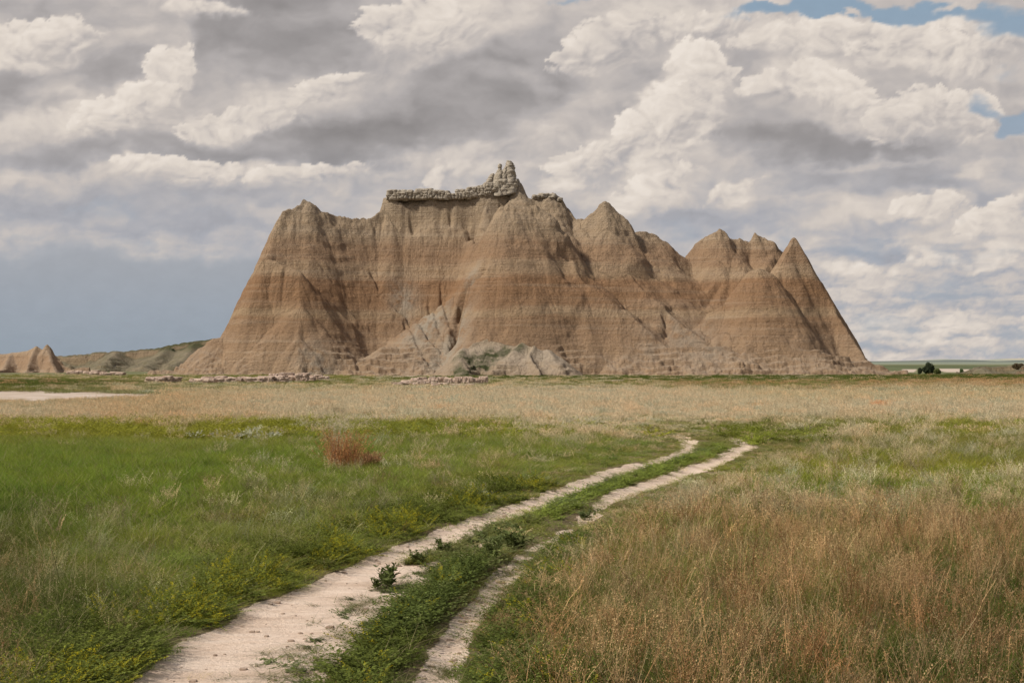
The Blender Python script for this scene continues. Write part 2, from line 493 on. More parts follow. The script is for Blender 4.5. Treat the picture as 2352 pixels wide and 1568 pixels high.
def landform(name, x0, x1, y0, y1, stepx, stepy, ridges, seed, mat, rill=.5, ledge=7.0, rough=1.0, clefts=(), scoops=(), pale=(), sink=-1.2, parent=None):
    nx = int((x1 - x0) / stepx) + 1; ny = int((y1 - y0) / stepy) + 1
    Xg, Yg = np.meshgrid(np.linspace(x0, x1, nx), np.linspace(y0, y1, ny))
    jx = fbm(Xg / 6, Yg / 6, seed + 61, 4) * .8; jy = fbm(Xg / 6 + 5, Yg / 6, seed + 62, 4) * .8
    Z, S, D = envelope(Xg + jx, Yg + jy, ridges, seed)
    Z = erode(Xg, Yg, Z, S, D, seed, rill, ledge, rough)
    Xs, Ys = Xg[0], Yg[:, 0]
    hits = [([first_hit(px, py, Xs, Ys, Z) for px, py in line], w, dep) for line, w, dep in clefts]
    for px, py, r, dep in scoops:
        sx, sy = first_hit(px, py, Xs, Ys, Z)
        Z = Z - dep * np.exp(-(((Xg + jx - sx) ** 2 + (Yg - sy - .5 * r) ** 2) / r ** 2))
    spots = [(first_hit(px, py, Xs, Ys, Z), r, a) for px, py, r, a in pale]
    for line, w, dep in hits:
        dm = np.full(Xg.shape, 1e9)
        for (ax, ay), (bx, by) in zip(line[:-1], line[1:]):
            vx, vy = bx - ax, by - ay
            t = np.clip(((Xg + .6 * jx - ax) * vx + (Yg - ay) * vy) / (vx * vx + vy * vy + 1e-9), 0, 1)
            dm = np.minimum(dm, np.hypot(Xg + .6 * jx - ax - t * vx, Yg - ay - t * vy))
        Z = Z - dep * np.exp(-(dm / w) ** 2) * (.6 + .8 * np.clip(fbm(Xg / 2, Yg / 2, seed + 90, 2) + .4, 0, 1))
    pm = np.zeros(Xg.shape)
    for (cx_, cy_), r, a in spots:
        pm = np.maximum(pm, a * np.exp(-((Xg - cx_) ** 2 + (Yg - cy_) ** 2) / r ** 2))
    Z = np.where(Z < 0, np.maximum(Z, sink), Z)
    V = np.stack([Xg.ravel(), Yg.ravel(), Z.ravel()], 1)
    faces = grid_faces(nx, ny)
    top = Z.ravel()[faces].max(1)
    faces = faces[top > sink + .01]
    used = np.unique(faces); remap = np.full(len(V), -1); remap[used] = np.arange(len(used))
    V = V[used]; faces = remap[faces]
    attrs = {'flow': ('FLOAT_VECTOR', np.stack([S.ravel()[used], D.ravel()[used], 0 * used], 1))}
    attrs['pale'] = ('FLOAT', pm.ravel()[used])
    me = mesh_np(name, V, faces, attrs)
    return link(name, me, mat, parent)


def clay_material(name, bands, topz, pale=(.30, .262, .21), shift=0.0, green=0.0):
    """banded siltstone: the beds follow height, rills and crust give the grain"""
    T = material(name)
    bands = [(p, (a * .86, b * .825, c * .785)) for p, (a, b, c) in bands]
    geo = T.node('ShaderNodeNewGeometry'); pos = geo.outputs['Position']
    x, y, z = T.sep(pos)[:3]
    warp = T.math('MULTIPLY', T.math('SUBTRACT', T.noise(pos, .06, 4, .6), .5), 3.4)
    zz = T.math('ADD', z, T.math('ADD', warp, shift))
    fac = T.math('DIVIDE', zz, topz)
    c = T.ramp(fac, bands)
    thin = T.noise(T.mapping(pos, scale=(.03, .03, 1.6)), 1, 5, .65)
    c = T.mix(T.mapr(thin, .40, .72, 0, .35), c, T.vmath('MULTIPLY', c, (.78, .71, .64)))
    thin2 = T.noise(T.mapping(pos, loc=(3, 1, 7), scale=(.02, .02, .75)), 1, 3, .6)
    c = T.mix(T.mapr(thin2, .48, .72, 0, .35), c, (.36, .285, .21))
    n1 = T.noise(pos, .35, 6, .65)
    c = T.mix(T.mapr(n1, .35, .7, 0, .55), c, T.vmath('MULTIPLY', c, (1.22, 1.20, 1.14)))
    n2 = T.noise(pos, 2.4, 5, .7)
    c = T.mix(T.mapr(n2, .48, .72, 0, .7), c, T.vmath('MULTIPLY', c, (.60, .54, .48)))
    pa = T.node('ShaderNodeAttribute', attribute_name='pale')
    pm = T.math('MULTIPLY', pa.outputs['Fac'], T.mapr(T.noise(pos, .5, 5, .6), .3, .6), clamp=True)
    c = T.mix(pm, c, pale)
    if green:
        nz = T.sep(geo.outputs['Normal'])[2]
        gm = T.math('MULTIPLY', T.mapr(nz, .55, .85), T.mapr(T.noise(pos, .22, 5, .6), .5 - green * .2, .62), clamp=True)
        c = T.mix(gm, c, (.070, .074, .036))
    # brown shadow lines painted into the colour on steep faces of low beds
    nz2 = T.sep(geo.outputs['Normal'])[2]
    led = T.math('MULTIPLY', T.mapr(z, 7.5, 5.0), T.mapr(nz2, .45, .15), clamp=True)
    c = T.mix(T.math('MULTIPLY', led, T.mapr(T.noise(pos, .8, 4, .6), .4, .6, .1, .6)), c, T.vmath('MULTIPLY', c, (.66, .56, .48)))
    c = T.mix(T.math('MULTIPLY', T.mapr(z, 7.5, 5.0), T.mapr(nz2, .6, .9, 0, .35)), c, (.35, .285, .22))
    fl = T.node('ShaderNodeAttribute', attribute_name='flow').outputs['Vector']
    rb = T.noise(T.mapping(fl, scale=(1.3, .12, 1)), 1, 4, .6)
    cr = T.noise(pos, 1.6, 8, .72)
    bed = T.noise(T.mapping(pos, scale=(.15, .15, 3.0)), 1, 4, .6)
    h = T.math('ADD', T.math('MULTIPLY', rb, .55), T.math('ADD', T.math('MULTIPLY', cr, 1.0), T.math('MULTIPLY', bed, .5)))
    return finish(T, c, .95, h, 1.0, .55, spec=.08)


BANDS = [(0.0, (.34, .255, .18)), (.10, (.315, .228, .155)), (.17, (.30, .21, .14)), (.25, (.275, .185, .118)), (.265, (.33, .245, .165)),
         (.285, (.33, .245, .165)), (.31, (.272, .178, .112)), (.38, (.262, .165, .100)), (.43, (.275, .175, .108)), (.455, (.33, .245, .168)),
         (.50, (.34, .255, .178)), (.53, (.295, .205, .138)), (.60, (.29, .205, .14)), (.66, (.335, .262, .19)), (.74, (.34, .272, .20)),
         (.80, (.33, .27, .205)), (1.0, (.38, .335, .27))]

# ridge: ([(x, y in the photo, distance)...], slope left, right, front, back, cliff height under the crest)
RIDGES = [
    # left crest
    ([(650, 488, 318), (672, 480, 319), (690, 470, 320), (700, 460, 321), (714, 461, 321), (735, 480, 322), (780, 497, 324),
      (850, 501, 327), (870, 486, 329), (893, 468, 330), (905, 460, 331)], 2.1, 2.0, 1.42, 1.6, .6),
    ([(650, 488, 318), (628, 558, 313), (612, 590, 309.5), (605, 598, 308)], 2.3, 1.5, 1.6, 1.6, 0),
    # table under the cap rock and its buttresses
    ([(905, 456, 331.5), (960, 455, 331.5), (1030, 454, 331.5), (1075, 447, 331.5), (1120, 440, 331.5), (1150, 432, 331.5)], 1.7, 1.5, 1.38, 1.7, 5.0),
    ([(1150, 436, 331), (1180, 426, 331), (1190, 412, 330.5), (1200, 424, 330), (1215, 452, 329)], 1.4, 1.9, 1.45, 1.6, .6),
    ([(1135, 446, 330.5), (1120, 475, 328), (1108, 520, 324.5), (1095, 570, 320)], 1.8, 1.8, 1.5, 1.5, -1.0),
    # left pyramid with its arete towards the viewer
    ([(605, 596, 308), (630, 603, 307), (655, 611, 306), (690, 627, 305)], 2.0, 1.3, 2.0, 1.6, 0),
    ([(690, 627, 305), (690, 700, 299.9), (688, 780, 294.4), (688, 866, 288.0)], .80, 1.0, 1.6, 1.5, 0, (11, .5)),
    ([(605, 596, 308), (596, 625, 307.5), (562, 700, 306), (530, 752, 304.5), (512, 782, 303.5)], 2.0, 1.0, 1.7, 1.6, 0),
    ([(508, 778, 304), (490, 777, 304), (465, 796, 303), (430, 830, 301), (395, 847, 300), (350, 855, 299)], 1.0, .8, .8, 1.2, 0),
    # middle spur
    ([(1195, 459, 316), (1178, 465, 315.2), (1158, 474, 314.2), (1142, 498, 312.7)], 2.4, 1.6, 1.45, 1.2, -2.2),
    ([(1142, 502, 312.5), (1132, 585, 308), (1102, 622, 306), (1076, 655, 303.5), (1062, 740, 299), (1050, 800, 295)], 2.8, .30, 1.5, 2.2, 0, (3, .62)),
    ([(1195, 459, 316), (1222, 468, 315.5), (1238, 500, 314.5), (1225, 600, 307), (1225, 720, 299.8), (1225, 868, 291)], .8, .55, 1.5, 1.8, 0, (4, .5)),
    ([(1238, 500, 314.5), (1262, 575, 311.5), (1335, 640, 306.5), (1420, 705, 302.5), (1500, 770, 298.5), (1560, 830, 295)], .6, 1.5, 1.3, 2.1, 0, (3, .8)),
    # right crest
    ([(1215, 454, 329), (1228, 449, 330), (1250, 441, 330), (1272, 444, 330), (1286, 454, 330), (1302, 480, 330), (1325, 509, 329),
      (1340, 508, 328), (1360, 504, 327.5), (1376, 497, 327), (1385, 484, 326.5), (1393, 474, 326.5), (1401, 479, 326.5), (1411, 492, 327),
      (1426, 514, 328), (1450, 533, 329), (1475, 536, 330), (1512, 541, 331), (1518, 550, 331.5), (1535, 573, 332), (1570, 595, 333)], 2.2, 2.4, 1.38, 1.7, .6),
    ([(1265, 450, 329), (1285, 520, 323), (1310, 590, 316)], 1.2, 1.2, 1.4, 1.5, -1.5),
    ([(1393, 469, 326.5), (1396, 530, 322), (1425, 600, 317), (1480, 670, 311), (1560, 740, 305), (1620, 790, 301)], .9, .8, 1.25, 1.5, 0, (5, .5)),
    ([(1512, 545, 330), (1560, 640, 321), (1600, 720, 313)], 1.1, 1.1, 1.35, 1.5, -2),
    ([(1340, 509, 328), (1352, 550, 323), (1362, 590, 318.5)], .8, .8, 1.3, 1.5, -2.5),
    ([(1698, 543, 332.5), (1698, 575, 328.5), (1705, 620, 323.5)], .8, 1.9, 1.35, 1.5, -2.5),
    ([(1775, 556, 332), (1762, 590, 327.5), (1752, 620, 323)], .8, 2.2, 1.35, 1.6, -1.0),
    ([(1475, 537, 330), (1485, 580, 325), (1500, 640, 318)], .7, .7, 1.3, 1.5, -2.5),
    # shallow shoulders that tie the spurs together
    ([(1285, 555, 318), (1350, 640, 311), (1430, 712, 305)], .9, .9, 1.25, 1.5, -2),
    ([(1560, 620, 328), (1592, 690, 319), (1620, 745, 311)], .9, .9, 1.2, 1.5, -2),
    ([(1100, 600, 316), (1060, 680, 309), (1040, 760, 303)], .7, .9, 1.3, 1.5, -1.5),
    # rear right mass
    ([(1570, 595, 334), (1600, 564, 333), (1622, 548, 332), (1643, 533, 331), (1655, 528, 331), (1664, 533, 331), (1674, 544, 332), (1690, 548, 333),
      (1697, 541, 333), (1722, 546, 333), (1730, 538, 333), (1737, 528, 333), (1750, 539, 333), (1775, 550, 333), (1800, 578, 334)], 2.0, 2.0, 1.34, 1.6, -.5),
    ([(1655, 530, 331), (1648, 600, 325.5), (1655, 660, 320), (1662, 705, 315)], 1.0, 1.7, 1.35, 1.5, -2),
    ([(1722, 550, 332), (1706, 575, 329.5), (1690, 600, 327)], 1.3, 2.2, 1.6, 1.5, 0),
    # dome and right pyramid
    ([(1716, 640, 310), (1730, 620, 311), (1745, 614, 311), (1760, 620, 311), (1776, 646, 311.5)], 1.9, 1.7, 1.3, 2.0, -2.6),
    ([(1716, 642, 310), (1700, 680, 309), (1670, 704, 308), (1630, 722, 308)], 1.6, 1.6, 1.1, 1.8, 0),
    ([(1745, 650, 308.5), (1732, 730, 302.5), (1722, 866, 292)], .6, .55, 1.35, 1.5, 0, (3, .8)),
    ([(1776, 648, 311.5), (1795, 695, 308), (1830, 775, 300.5), (1868, 868, 291)], .55, .75, 1.5, 1.5, 0, (4, .62)),
    ([(1822, 546, 319), (1808, 588, 317), (1792, 625, 315), (1778, 648, 312)], 2.1, 1.8, 1.5, 1.8, 0),
    ([(1822, 546, 319), (1842, 598, 317.5), (1886, 660, 315), (1932, 740, 310), (1984, 820, 303), (2004, 840, 301)], 1.5, 2.2, 1.8, 1.6, 0),
    # aprons
    ([(1045, 742, 311), (1040, 775, 305), (1030, 815, 299)], .5, .55, .62, 1.2, 0),
    ([(880, 800, 302), (960, 790, 304), (1040, 790, 303)], .6, .6, .66, 1.2, 0),
    ([(1640, 716, 312), (1600, 760, 306), (1560, 800, 300)], .55, .55, .72, 1.2, -1),
    ([(1400, 806, 296), (1700, 798, 296), (1880, 806, 296), (1990, 834, 299), (2060, 846, 300)], .8, 1.0, .66, 1.0, .8),
    ([(560, 842, 295), (700, 836, 294), (860, 828, 295), (1000, 830, 296)], .9, .9, .7, 1.0, .8),
    ([(2035, 849, 300), (2085, 852, 300)], .9, 1.6, .9, 1.0, 1.0),
]


def first_hit(px, py, Xs, Ys, Z):
    """where the sight line through a place in the photograph meets a height field"""
    yy = np.arange(Ys[0], Ys[-1], .1)
    xx = (px - CX) / F * yy; zz = CAMH + (HY - py) / F * yy
    ix = np.clip(np.searchsorted(Xs, xx), 0, len(Xs) - 1); iy = np.clip(np.searchsorted(Ys, yy), 0, len(Ys) - 1)
    k = np.argmax(Z[iy, ix] > zz)
    return xx[k], yy[k]


# narrow clefts cut by water: (line in the photograph, width, depth)
CLEFTS = [
    ([(1108, 605), (1080, 642), (1062, 672), (1053, 706), (1047, 730), (1044, 765)], 1.0, 5.0),
    ([(855, 630), (875, 665), (905, 695), (935, 722), (985, 770), (1030, 790)], .45, 1.0),
    ([(790, 700), (830, 735), (880, 775)], .35, .6), ([(700, 560), (730, 600), (760, 640)], .3, .5),
    ([(985, 690), (1005, 740), (1035, 775)], .4, .8), ([(930, 740), (960, 790), (985, 830)], .4, .7), ([(1010, 650), (1020, 700), (1035, 740)], .35, .7),
    ([(1288, 560), (1350, 625), (1425, 680), (1440, 700)], .8, 1.6), ([(1440, 700), (1500, 735), (1530, 755)], .5, 1.0),
    ([(1525, 725), (1533, 750), (1528, 765)], .6, 1.2), ([(1650, 655), (1640, 680), (1600, 700)], .9, 1.0),
    ([(1150, 452), (1152, 470)], .7, 1.4), ([(1035, 470), (1036, 492)], .8, 2.0), ([(1075, 465), (1092, 500), (1095, 540)], 1.0, 1.6),
    ([(945, 475), (950, 520)], .6, 1.0), ([(1660, 795), (1700, 800)], .8, 1.2), ([(655, 620), (650, 680)], .5, .7), ([(625, 615), (618, 680)], .5, .6),
]
# hollows weathered back under the cap and in the left pyramid: (x, y, radius, depth)
SCOOPS = [(930, 500, 2.4, 2.0), (962, 505, 2.2, 2.2), (1012, 495, 1.6, 1.6), (1068, 500, 2.0, 3.0), (1090, 520, 1.5, 2.0), (1150, 462, 1.5, 1.6), (1100, 590, 3.0, 1.6),
          (1270, 480, 1.8, .9), (1730, 600, 4.0, 2.0), (1780, 600, 2.0, 1.5), (1300, 610, 2.5, 1.6)]
PALE = [(985, 735, 4.5, 1.0), (930, 690, 3.0, .8), (1030, 800, 4.5, 1.0), (1085, 630, 1.6, .7), (730, 845, 4, .8), (700, 800, 1.6, .5), (960, 775, 5, .8),
        (1580, 775, 6, .55), (1620, 800, 5, .6), (1500, 800, 4, .4), (1000, 840, 4, .8)]


def build_butte():
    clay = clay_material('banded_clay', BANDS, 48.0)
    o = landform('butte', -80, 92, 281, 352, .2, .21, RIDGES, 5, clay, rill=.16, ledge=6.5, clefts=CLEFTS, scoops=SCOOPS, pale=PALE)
    tag(o, 'huge tan and reddish banded clay butte with jagged crest standing on the plain', 'butte', kind='structure')
    return o
butte = build_butte()


# ---------------------------------------------------------------- rocks
def rock_arrays(c, h, seed, boxy=4.0, n=14, rough=.12, crease=.0):
    """one weathered block: a rounded box with beds and pits; c centre, h half sizes"""
    vs = []; fs = []; k = 0
    u = np.linspace(-1, 1, n)
    U, Vv = np.meshgrid(u, u)
    U = np.tan(U * math.pi / 4); Vv = np.tan(Vv * math.pi / 4)
    one = np.ones_like(U)
    for s3 in ((one, U, Vv), (-one, Vv, U), (Vv, one, U), (U, -one, Vv), (U, Vv, one), (Vv, U, -one)):
        p = np.stack([a.ravel() for a in s3], 1)
        vs.append(p); fs.append(grid_faces(n, n) + k); k += n * n
    P = np.concatenate(vs)
    L = (np.abs(P) ** boxy).sum(1) ** (1 / boxy)
    P = P / L[:, None]
    r = fbm(P[:, 0] * 1.3 + P[:, 2] * .7 + seed, P[:, 1] * 1.3 - P[:, 2] * .9, seed, 4) * rough * 1.6
    r += fbm(P[:, 2] * 3.5 + seed, (P[:, 0] + P[:, 1]) * .5, seed + 4, 3) * rough * .8
    an = np.arctan2(P[:, 1], P[:, 0])
    r -= crease * np.clip(1 - np.abs(perlin(an * 1.9 + seed, P[:, 2] * .5, seed + 9)) * 5, 0, 1)
    P = P * (1 + r)[:, None]
    return P * np.array(h) + np.array(c), np.concatenate(fs)


def rocks(name, specs, mat, parent=None, **kw):
    V = []; Fc = []; k = 0
    for c, h, seed, boxy in specs:
        v, f = rock_arrays(c, h, seed, boxy, **kw)
        V.append(v); Fc.append(f + k); k += len(v)
    return link(name, mesh_np(name, np.concatenate(V), np.concatenate(Fc)), mat, parent)


def stone_material(name, a, b, dark, scale=1.0, bed=2.2):
    T = material(name)
    pos = T.node('ShaderNodeNewGeometry').outputs['Position']
    c = T.mix(T.mapr(T.noise(pos, .7 * scale, 6, .65), .35, .68), a, b)
    lay = T.noise(T.mapping(pos, scale=(.3 * scale, .3 * scale, bed * scale)), 1, 5, .6)
    c = T.mix(T.mapr(lay, .52, .72, 0, .7), c, dark)
    c = T.mix(T.mapr(T.noise(pos, 5 * scale, 4, .7), .5, .75, 0, .5), c, T.vmath('MULTIPLY', c, (.62, .56, .52)))
    h = T.math('ADD', T.noise(pos, 2.2 * scale, 8, .7), T.math('MULTIPLY', lay, .7))
    return finish(T, c, .95, h, 1.0, .35 / scale, spec=.08)


cap_stone = stone_material('pale_caprock', (.39, .345, .285), (.33, .285, .225), (.22, .18, .135))
clay_stone = stone_material('pink_clay_slab', (.56, .44, .36), (.46, .34, .265), (.27, .17, .12), 2.0, 3.0)


def cap_block(x, w, top, bot, d, seed, boxy=5.0, depth=2.6, **kw):
    a = at(x, top, d); b = at(x, bot, d)
    hw = w / 2 / F * d; hz = (a[2] - b[2]) / 2
    return rocks('cap_rock', [((a[0], d, (a[2] + b[2]) / 2), (hw, depth, hz), seed, boxy)], cap_stone, butte, **kw)


for i, (x, w, t, b) in enumerate([(914, 44, 437, 466), (949, 34, 439, 464), (975, 36, 435, 464), (1002, 34, 438, 463), (1021, 22, 440, 464),
                                  (1045, 24, 446, 463), (1066, 34, 436, 463), (1091, 32, 431, 460), (1113, 28, 427, 455)]):
    cap_block(x, w + 7, t, b - 2, 331.0, 100 + i * 7, 8, rough=.09, crease=.16, n=20)
    if i % 2 == 0:
        cap_block(x + 8, w * .7, t + 5, b - 6, 330.2, 300 + i * 7, 7, 2.0, rough=.10, crease=.14, n=18)
cap_block(1132, 44, 420, 446, 330.8, 171, 5, rough=.10, crease=.1, n=18)
cap_block(1162, 60, 410, 440, 330.6, 172, 4, rough=.10, crease=.1, n=18)
for x, w, t, b, sd in ((1232, 22, 446, 460, 5), (1250, 26, 442, 458, 8), (1268, 22, 443, 460, 9), (1285, 16, 452, 466, 12)):
    cap_block(x, w, t + 2, b, 330.4, 200 + sd, 3, 1.8, rough=.2)


def spire(line, d, seed, depth=1.3):
    """a weathered pinnacle: rings of uneven radius up a leaning axis; line = (x, y, half width) in the photograph"""
    line = np.array(line, float)
    m = 40; k = 18
    t = np.linspace(0, 1, m); tl = np.linspace(0, 1, len(line))
    x = np.interp(t, tl, line[:, 0]); y = np.interp(t, tl, line[:, 1]); w = np.interp(t, tl, line[:, 2])
    V = []
    for i in range(m):
        c = at(x[i], y[i], d); r = w[i] / F * d
        a = np.linspace(0, 2 * math.pi, k, endpoint=False)
        rr = r * (1 + .34 * fbm(np.cos(a) * 1.5 + seed, np.sin(a) * 1.5 + i * .20, seed, 4) + .16 * perlin(np.full(k, i * .62), np.cos(a) * .8, seed + 3) - .22 * np.clip(1 - np.abs(perlin(a * 1.3 + seed, np.full(k, i * .05), seed + 6)) * 6, 0, 1))
        V.append(np.stack([c[0] + rr * np.cos(a), d + rr * np.sin(a) * depth, np.full(k, c[2])], 1))
    V = np.concatenate(V)
    V[:, 2] += .18 * fbm(V[:, 0] * 1.5, V[:, 1] * 1.5, seed + 8, 2)
    i = np.arange(k); f = []
    for j in range(m - 1):
        f.append(np.stack([j * k + i, j * k + (i + 1) % k, (j + 1) * k + (i + 1) % k, (j + 1) * k + i], 1))
    V = np.vstack([V, V[-k:].mean(0) + [0, 0, .1]])
    tris = np.stack([(m - 1) * k + i, (m - 1) * k + (i + 1) % k, np.full(k, len(V) - 1)], 1)
    return link('rock_spire', mesh_np('rock_spire', V, [np.concatenate(f), tris]), cap_stone, butte)


spire([(1124, 452, 15), (1125, 430, 13), (1127, 414, 10), (1130, 404, 7), (1132, 399, 3)], 330.4, 3)
spire([(1145, 452, 18), (1146, 424, 15), (1147, 404, 11.5), (1148, 393, 7), (1148, 388, 3.4), (1148, 384, 4.8), (1148, 379, 4.6), (1148, 376, 2)], 330.0, 7)
spire([(1160, 450, 17), (1159, 420, 13), (1160, 400, 9), (1162, 388, 6), (1164, 380, 3)], 329.8, 9)
spire([(1171, 448, 20), (1171, 424, 16.5), (1171, 402, 13.5), (1172, 386, 11.5), (1170, 376, 9), (1169, 370, 5)], 330.2, 12)
spire([(1150, 450, 32), (1152, 430, 28), (1153, 414, 22), (1155, 404, 12)], 330.8, 19, .55)
spire([(1191, 428, 5), (1191, 418, 3.5), (1190, 411, 2)], 330, 15)


# ---------------------------------------------------------------- smaller landforms
def badland(name, x0, x1, y0, y1, step, ridges, seed, mat, label, cat, kind='structure', **kw):
    o = landform(name, x0, x1, y0, y1, step, step, ridges, seed, mat, **kw)
    return tag(o, label, cat, kind=kind)


clay_low = clay_material('tan_clay', [(0, (.36, .27, .19)), (.35, (.33, .235, .16)), (.6, (.37, .28, .20)), (1, (.34, .26, .185))], 9.0)
badland('small_butte', -152, -108, 352, 386, .25,
        [([(-120, 818, 372), (-40, 812, 372), (30, 812, 371), (62, 806, 370), (84, 797, 370), (97, 806, 370), (107, 792, 370), (112, 797, 370), (121, 820, 369), (148, 840, 368), (165, 850, 367)], 2.0, 2.6, 1.1, 1.2, 0),
         ([(84, 799, 370), (70, 830, 364), (60, 850, 359)], 1.2, 1.2, 1, 1, 0), ([(107, 796, 370), (118, 830, 364), (130, 852, 360)], 1.3, 1.3, 1, 1, 0),
         ([(30, 813, 371), (10, 835, 364), (0, 852, 359)], 1, 1, 1, 1, 0),
         ([(150, 850, 364), (180, 846, 364), (215, 848, 364), (250, 851, 364)], .8, .8, .7, .8, .5)],
        21, clay_low, 'small tan clay butte with twin peaks left of the big butte', 'small butte', rill=.35, ledge=1.5, rough=.45)
green_clay = clay_material('grassy_clay_bank', [(0, (.24, .20, .13)), (.5, (.30, .24, .17)), (1, (.15, .13, .08))], 10.0, green=2.2)
badland('ridge_hill', -190, -58, 384, 470, .5,
        [([(-250, 821, 425), (0, 818, 425), (115, 815, 425), (208, 812.5, 425), (212, 810, 425), (294, 804, 425), (378, 797, 425), (442, 787, 425), (500, 776, 425), (640, 770, 425)], .6, .6, .45, .12, 2.6),
         ([(270, 806, 424), (250, 825, 412), (240, 840, 402)], .5, .6, .5, .5, 0), ([(385, 800, 424), (360, 820, 412), (330, 840, 400)], .5, .6, .5, .5, 0),
         ([(450, 790, 424), (430, 815, 410), (400, 838, 398)], .5, .6, .5, .5, 0), ([(60, 819, 424), (160, 838, 405)], .4, .5, .4, .5, .6)],
        31, green_clay, 'long low ridge with green top and eroded pale face left of the big butte', 'ridge', rill=.5, ledge=3.5, rough=.8)
grey_clay = clay_material('grey_silt', [(0, (.33, .265, .20)), (.25, (.35, .29, .225)), (.5, (.39, .34, .28)), (.75, (.36, .305, .24)), (1, (.33, .275, .205))], 8.0, green=.0, pale=(.055, .062, .028))
badland('silt_mound', -18, 18, 270, 302, .2,
        [([(1062, 812, 290), (1090, 790, 291), (1122, 779, 292), (1150, 786, 291), (1180, 797, 289), (1205, 794, 288), (1228, 797, 286), (1255, 808, 286), (1290, 834, 286), (1330, 858, 285)], .9, .6, .72, 1.0, .6),
         ([(1200, 788, 288), (1165, 820, 283), (1120, 860, 276)], .75, .75, .7, 1, 0), ([(1225, 794, 286), (1215, 812, 283), (1225, 835, 279), (1245, 864, 273)], .8, .8, .7, 1, .8),
         ([(1062, 800, 290), (1058, 830, 285), (1062, 850, 281)], .8, .8, .7, 1, 0), ([(1255, 803, 286), (1290, 838, 279), (1310, 862, 274)], .7, .6, .6, .9, 0)],
        41, grey_clay, 'low pale grey silt mound with dark grass at the foot of the big butte', 'mound', rill=.3, ledge=3.0, rough=.7,
        pale=[(1060, 850, 2.2, 2.0), (1080, 838, 2.4, 2.0), (1100, 828, 2.2, 2.0), (1130, 820, 1.8, 2.0), (1160, 810, 1.5, 2.0), (1190, 798, 1.4, 2.0), (1110, 848, 2.2, 2.0), (1225, 792, 1.4, 2.0), (1240, 794, 1.2, 2.0), (1140, 777, 1.1, 2.0), (1160, 782, 1.1, 2.0), (1055, 812, 1.2, 2.0), (1070, 822, 1.2, 2.0)])
badland('clay_bank', 98, 150, 300, 350, .3,
        [([(2190, 858, 331), (2215, 850, 333), (2245, 843, 335), (2275, 841, 336), (2300, 839, 336), (2420, 838, 336), (2550, 838, 336)], .5, .5, .45, .4, 1.0),
         ([(2200, 856, 326), (2230, 852, 326)], .6, .6, .5, .5, .6), ([(2255, 846, 333), (2270, 852, 328)], .6, .6, .5, .5, 0)],
        51, green_clay, 'low grassy bank with bare clay patches at the right edge of the plain', 'bank', rill=.3, ledge=1.5, rough=.4)
badland('brown_mound', 98, 125, 285, 312, .25,
        [([(2322, 862, 296), (2338, 846, 298), (2352, 838, 299), (2380, 834, 300), (2430, 838, 300), (2500, 850, 300)], .9, .7, .8, .8, .4)],
        61, clay_material('brown_clay', [(0, (.36, .26, .18)), (.5, (.22, .15, .10)), (1, (.15, .11, .07))], 3.2, green=.4),
        'brown eroded mound cut by the right edge of the view', 'mound', rill=.3, ledge=1.0, rough=.4)

# low weathered slabs standing out of the grass
def ledge(specs, label, seed):
    rng = np.random.default_rng(seed); out_ = []
    for px0, px1, py, hpx, n, deep in specs:
        for i in range(n):
            u = (i + .5) / n; px = px0 + (px1 - px0) * (u + rng.uniform(-.5, .5) / n)
            gx, gy = G(px, py + rng.uniform(-1.0, .8))
            hw = (px1 - px0) / n / F * gy * rng.uniform(.8, 1.5); hz = hpx / F * gy * .78 * rng.uniform(.7, 1.05)
            gy += rng.uniform(0, deep)
            out_.append(((gx, gy, hz * .55), (hw, hw * rng.uniform(.8, 1.8), hz), seed * 50 + i, rng.uniform(9, 16)))
            if rng.random() < .6:
                out_.append(((gx + rng.uniform(-.3, .3) * hw, gy + hw * .2, hz * 1.5), (hw * 1.1, hw * 1.1, hz * .22), seed * 50 + i + 20, 8))
    o = bpy.data.objects.new('rock_ledge', None); col.objects.link(o)
    o.location = (out_[0][0][0], out_[0][0][1], 0)
    for c, h, sd, bx in out_:
        rocks('slab', [((c[0] - o.location.x, c[1] - o.location.y, c[2]), h, sd, bx)], clay_stone, o, rough=.13, n=14, crease=.10)
    return tag(o, label, 'rock ledge', 'flat clay ledges in the grass below the butte')


ledge([(352, 400, 881, 13, 4, 1.0)], 'short flat slab of pink clay standing alone in the grass', 3)
ledge([(440, 520, 882, 13, 7, 1.5), (500, 640, 881, 13, 11, 2), (620, 700, 879, 17, 7, 2), (690, 745, 877, 13, 7, 2)], 'long broken ledge of pink clay in front of the left pyramid', 4)
ledge([(905, 990, 889, 11, 9, 3), (980, 1115, 886, 16, 16, 6), (1000, 1080, 890, 8, 8, 2), (930, 1100, 884, 12, 14, 5)], 'flat spread of crumbled pink clay slabs below the grey silt mound', 5)
ledge([(152, 215, 862, 9, 9, 2), (210, 285, 863, 7, 9, 2)], 'low crumbled clay ledge beside the small twin butte', 6)
ledge([(1388, 1420, 877, 4, 3, 1)], 'small pale slab in the dark grass right of the grey mound', 7)


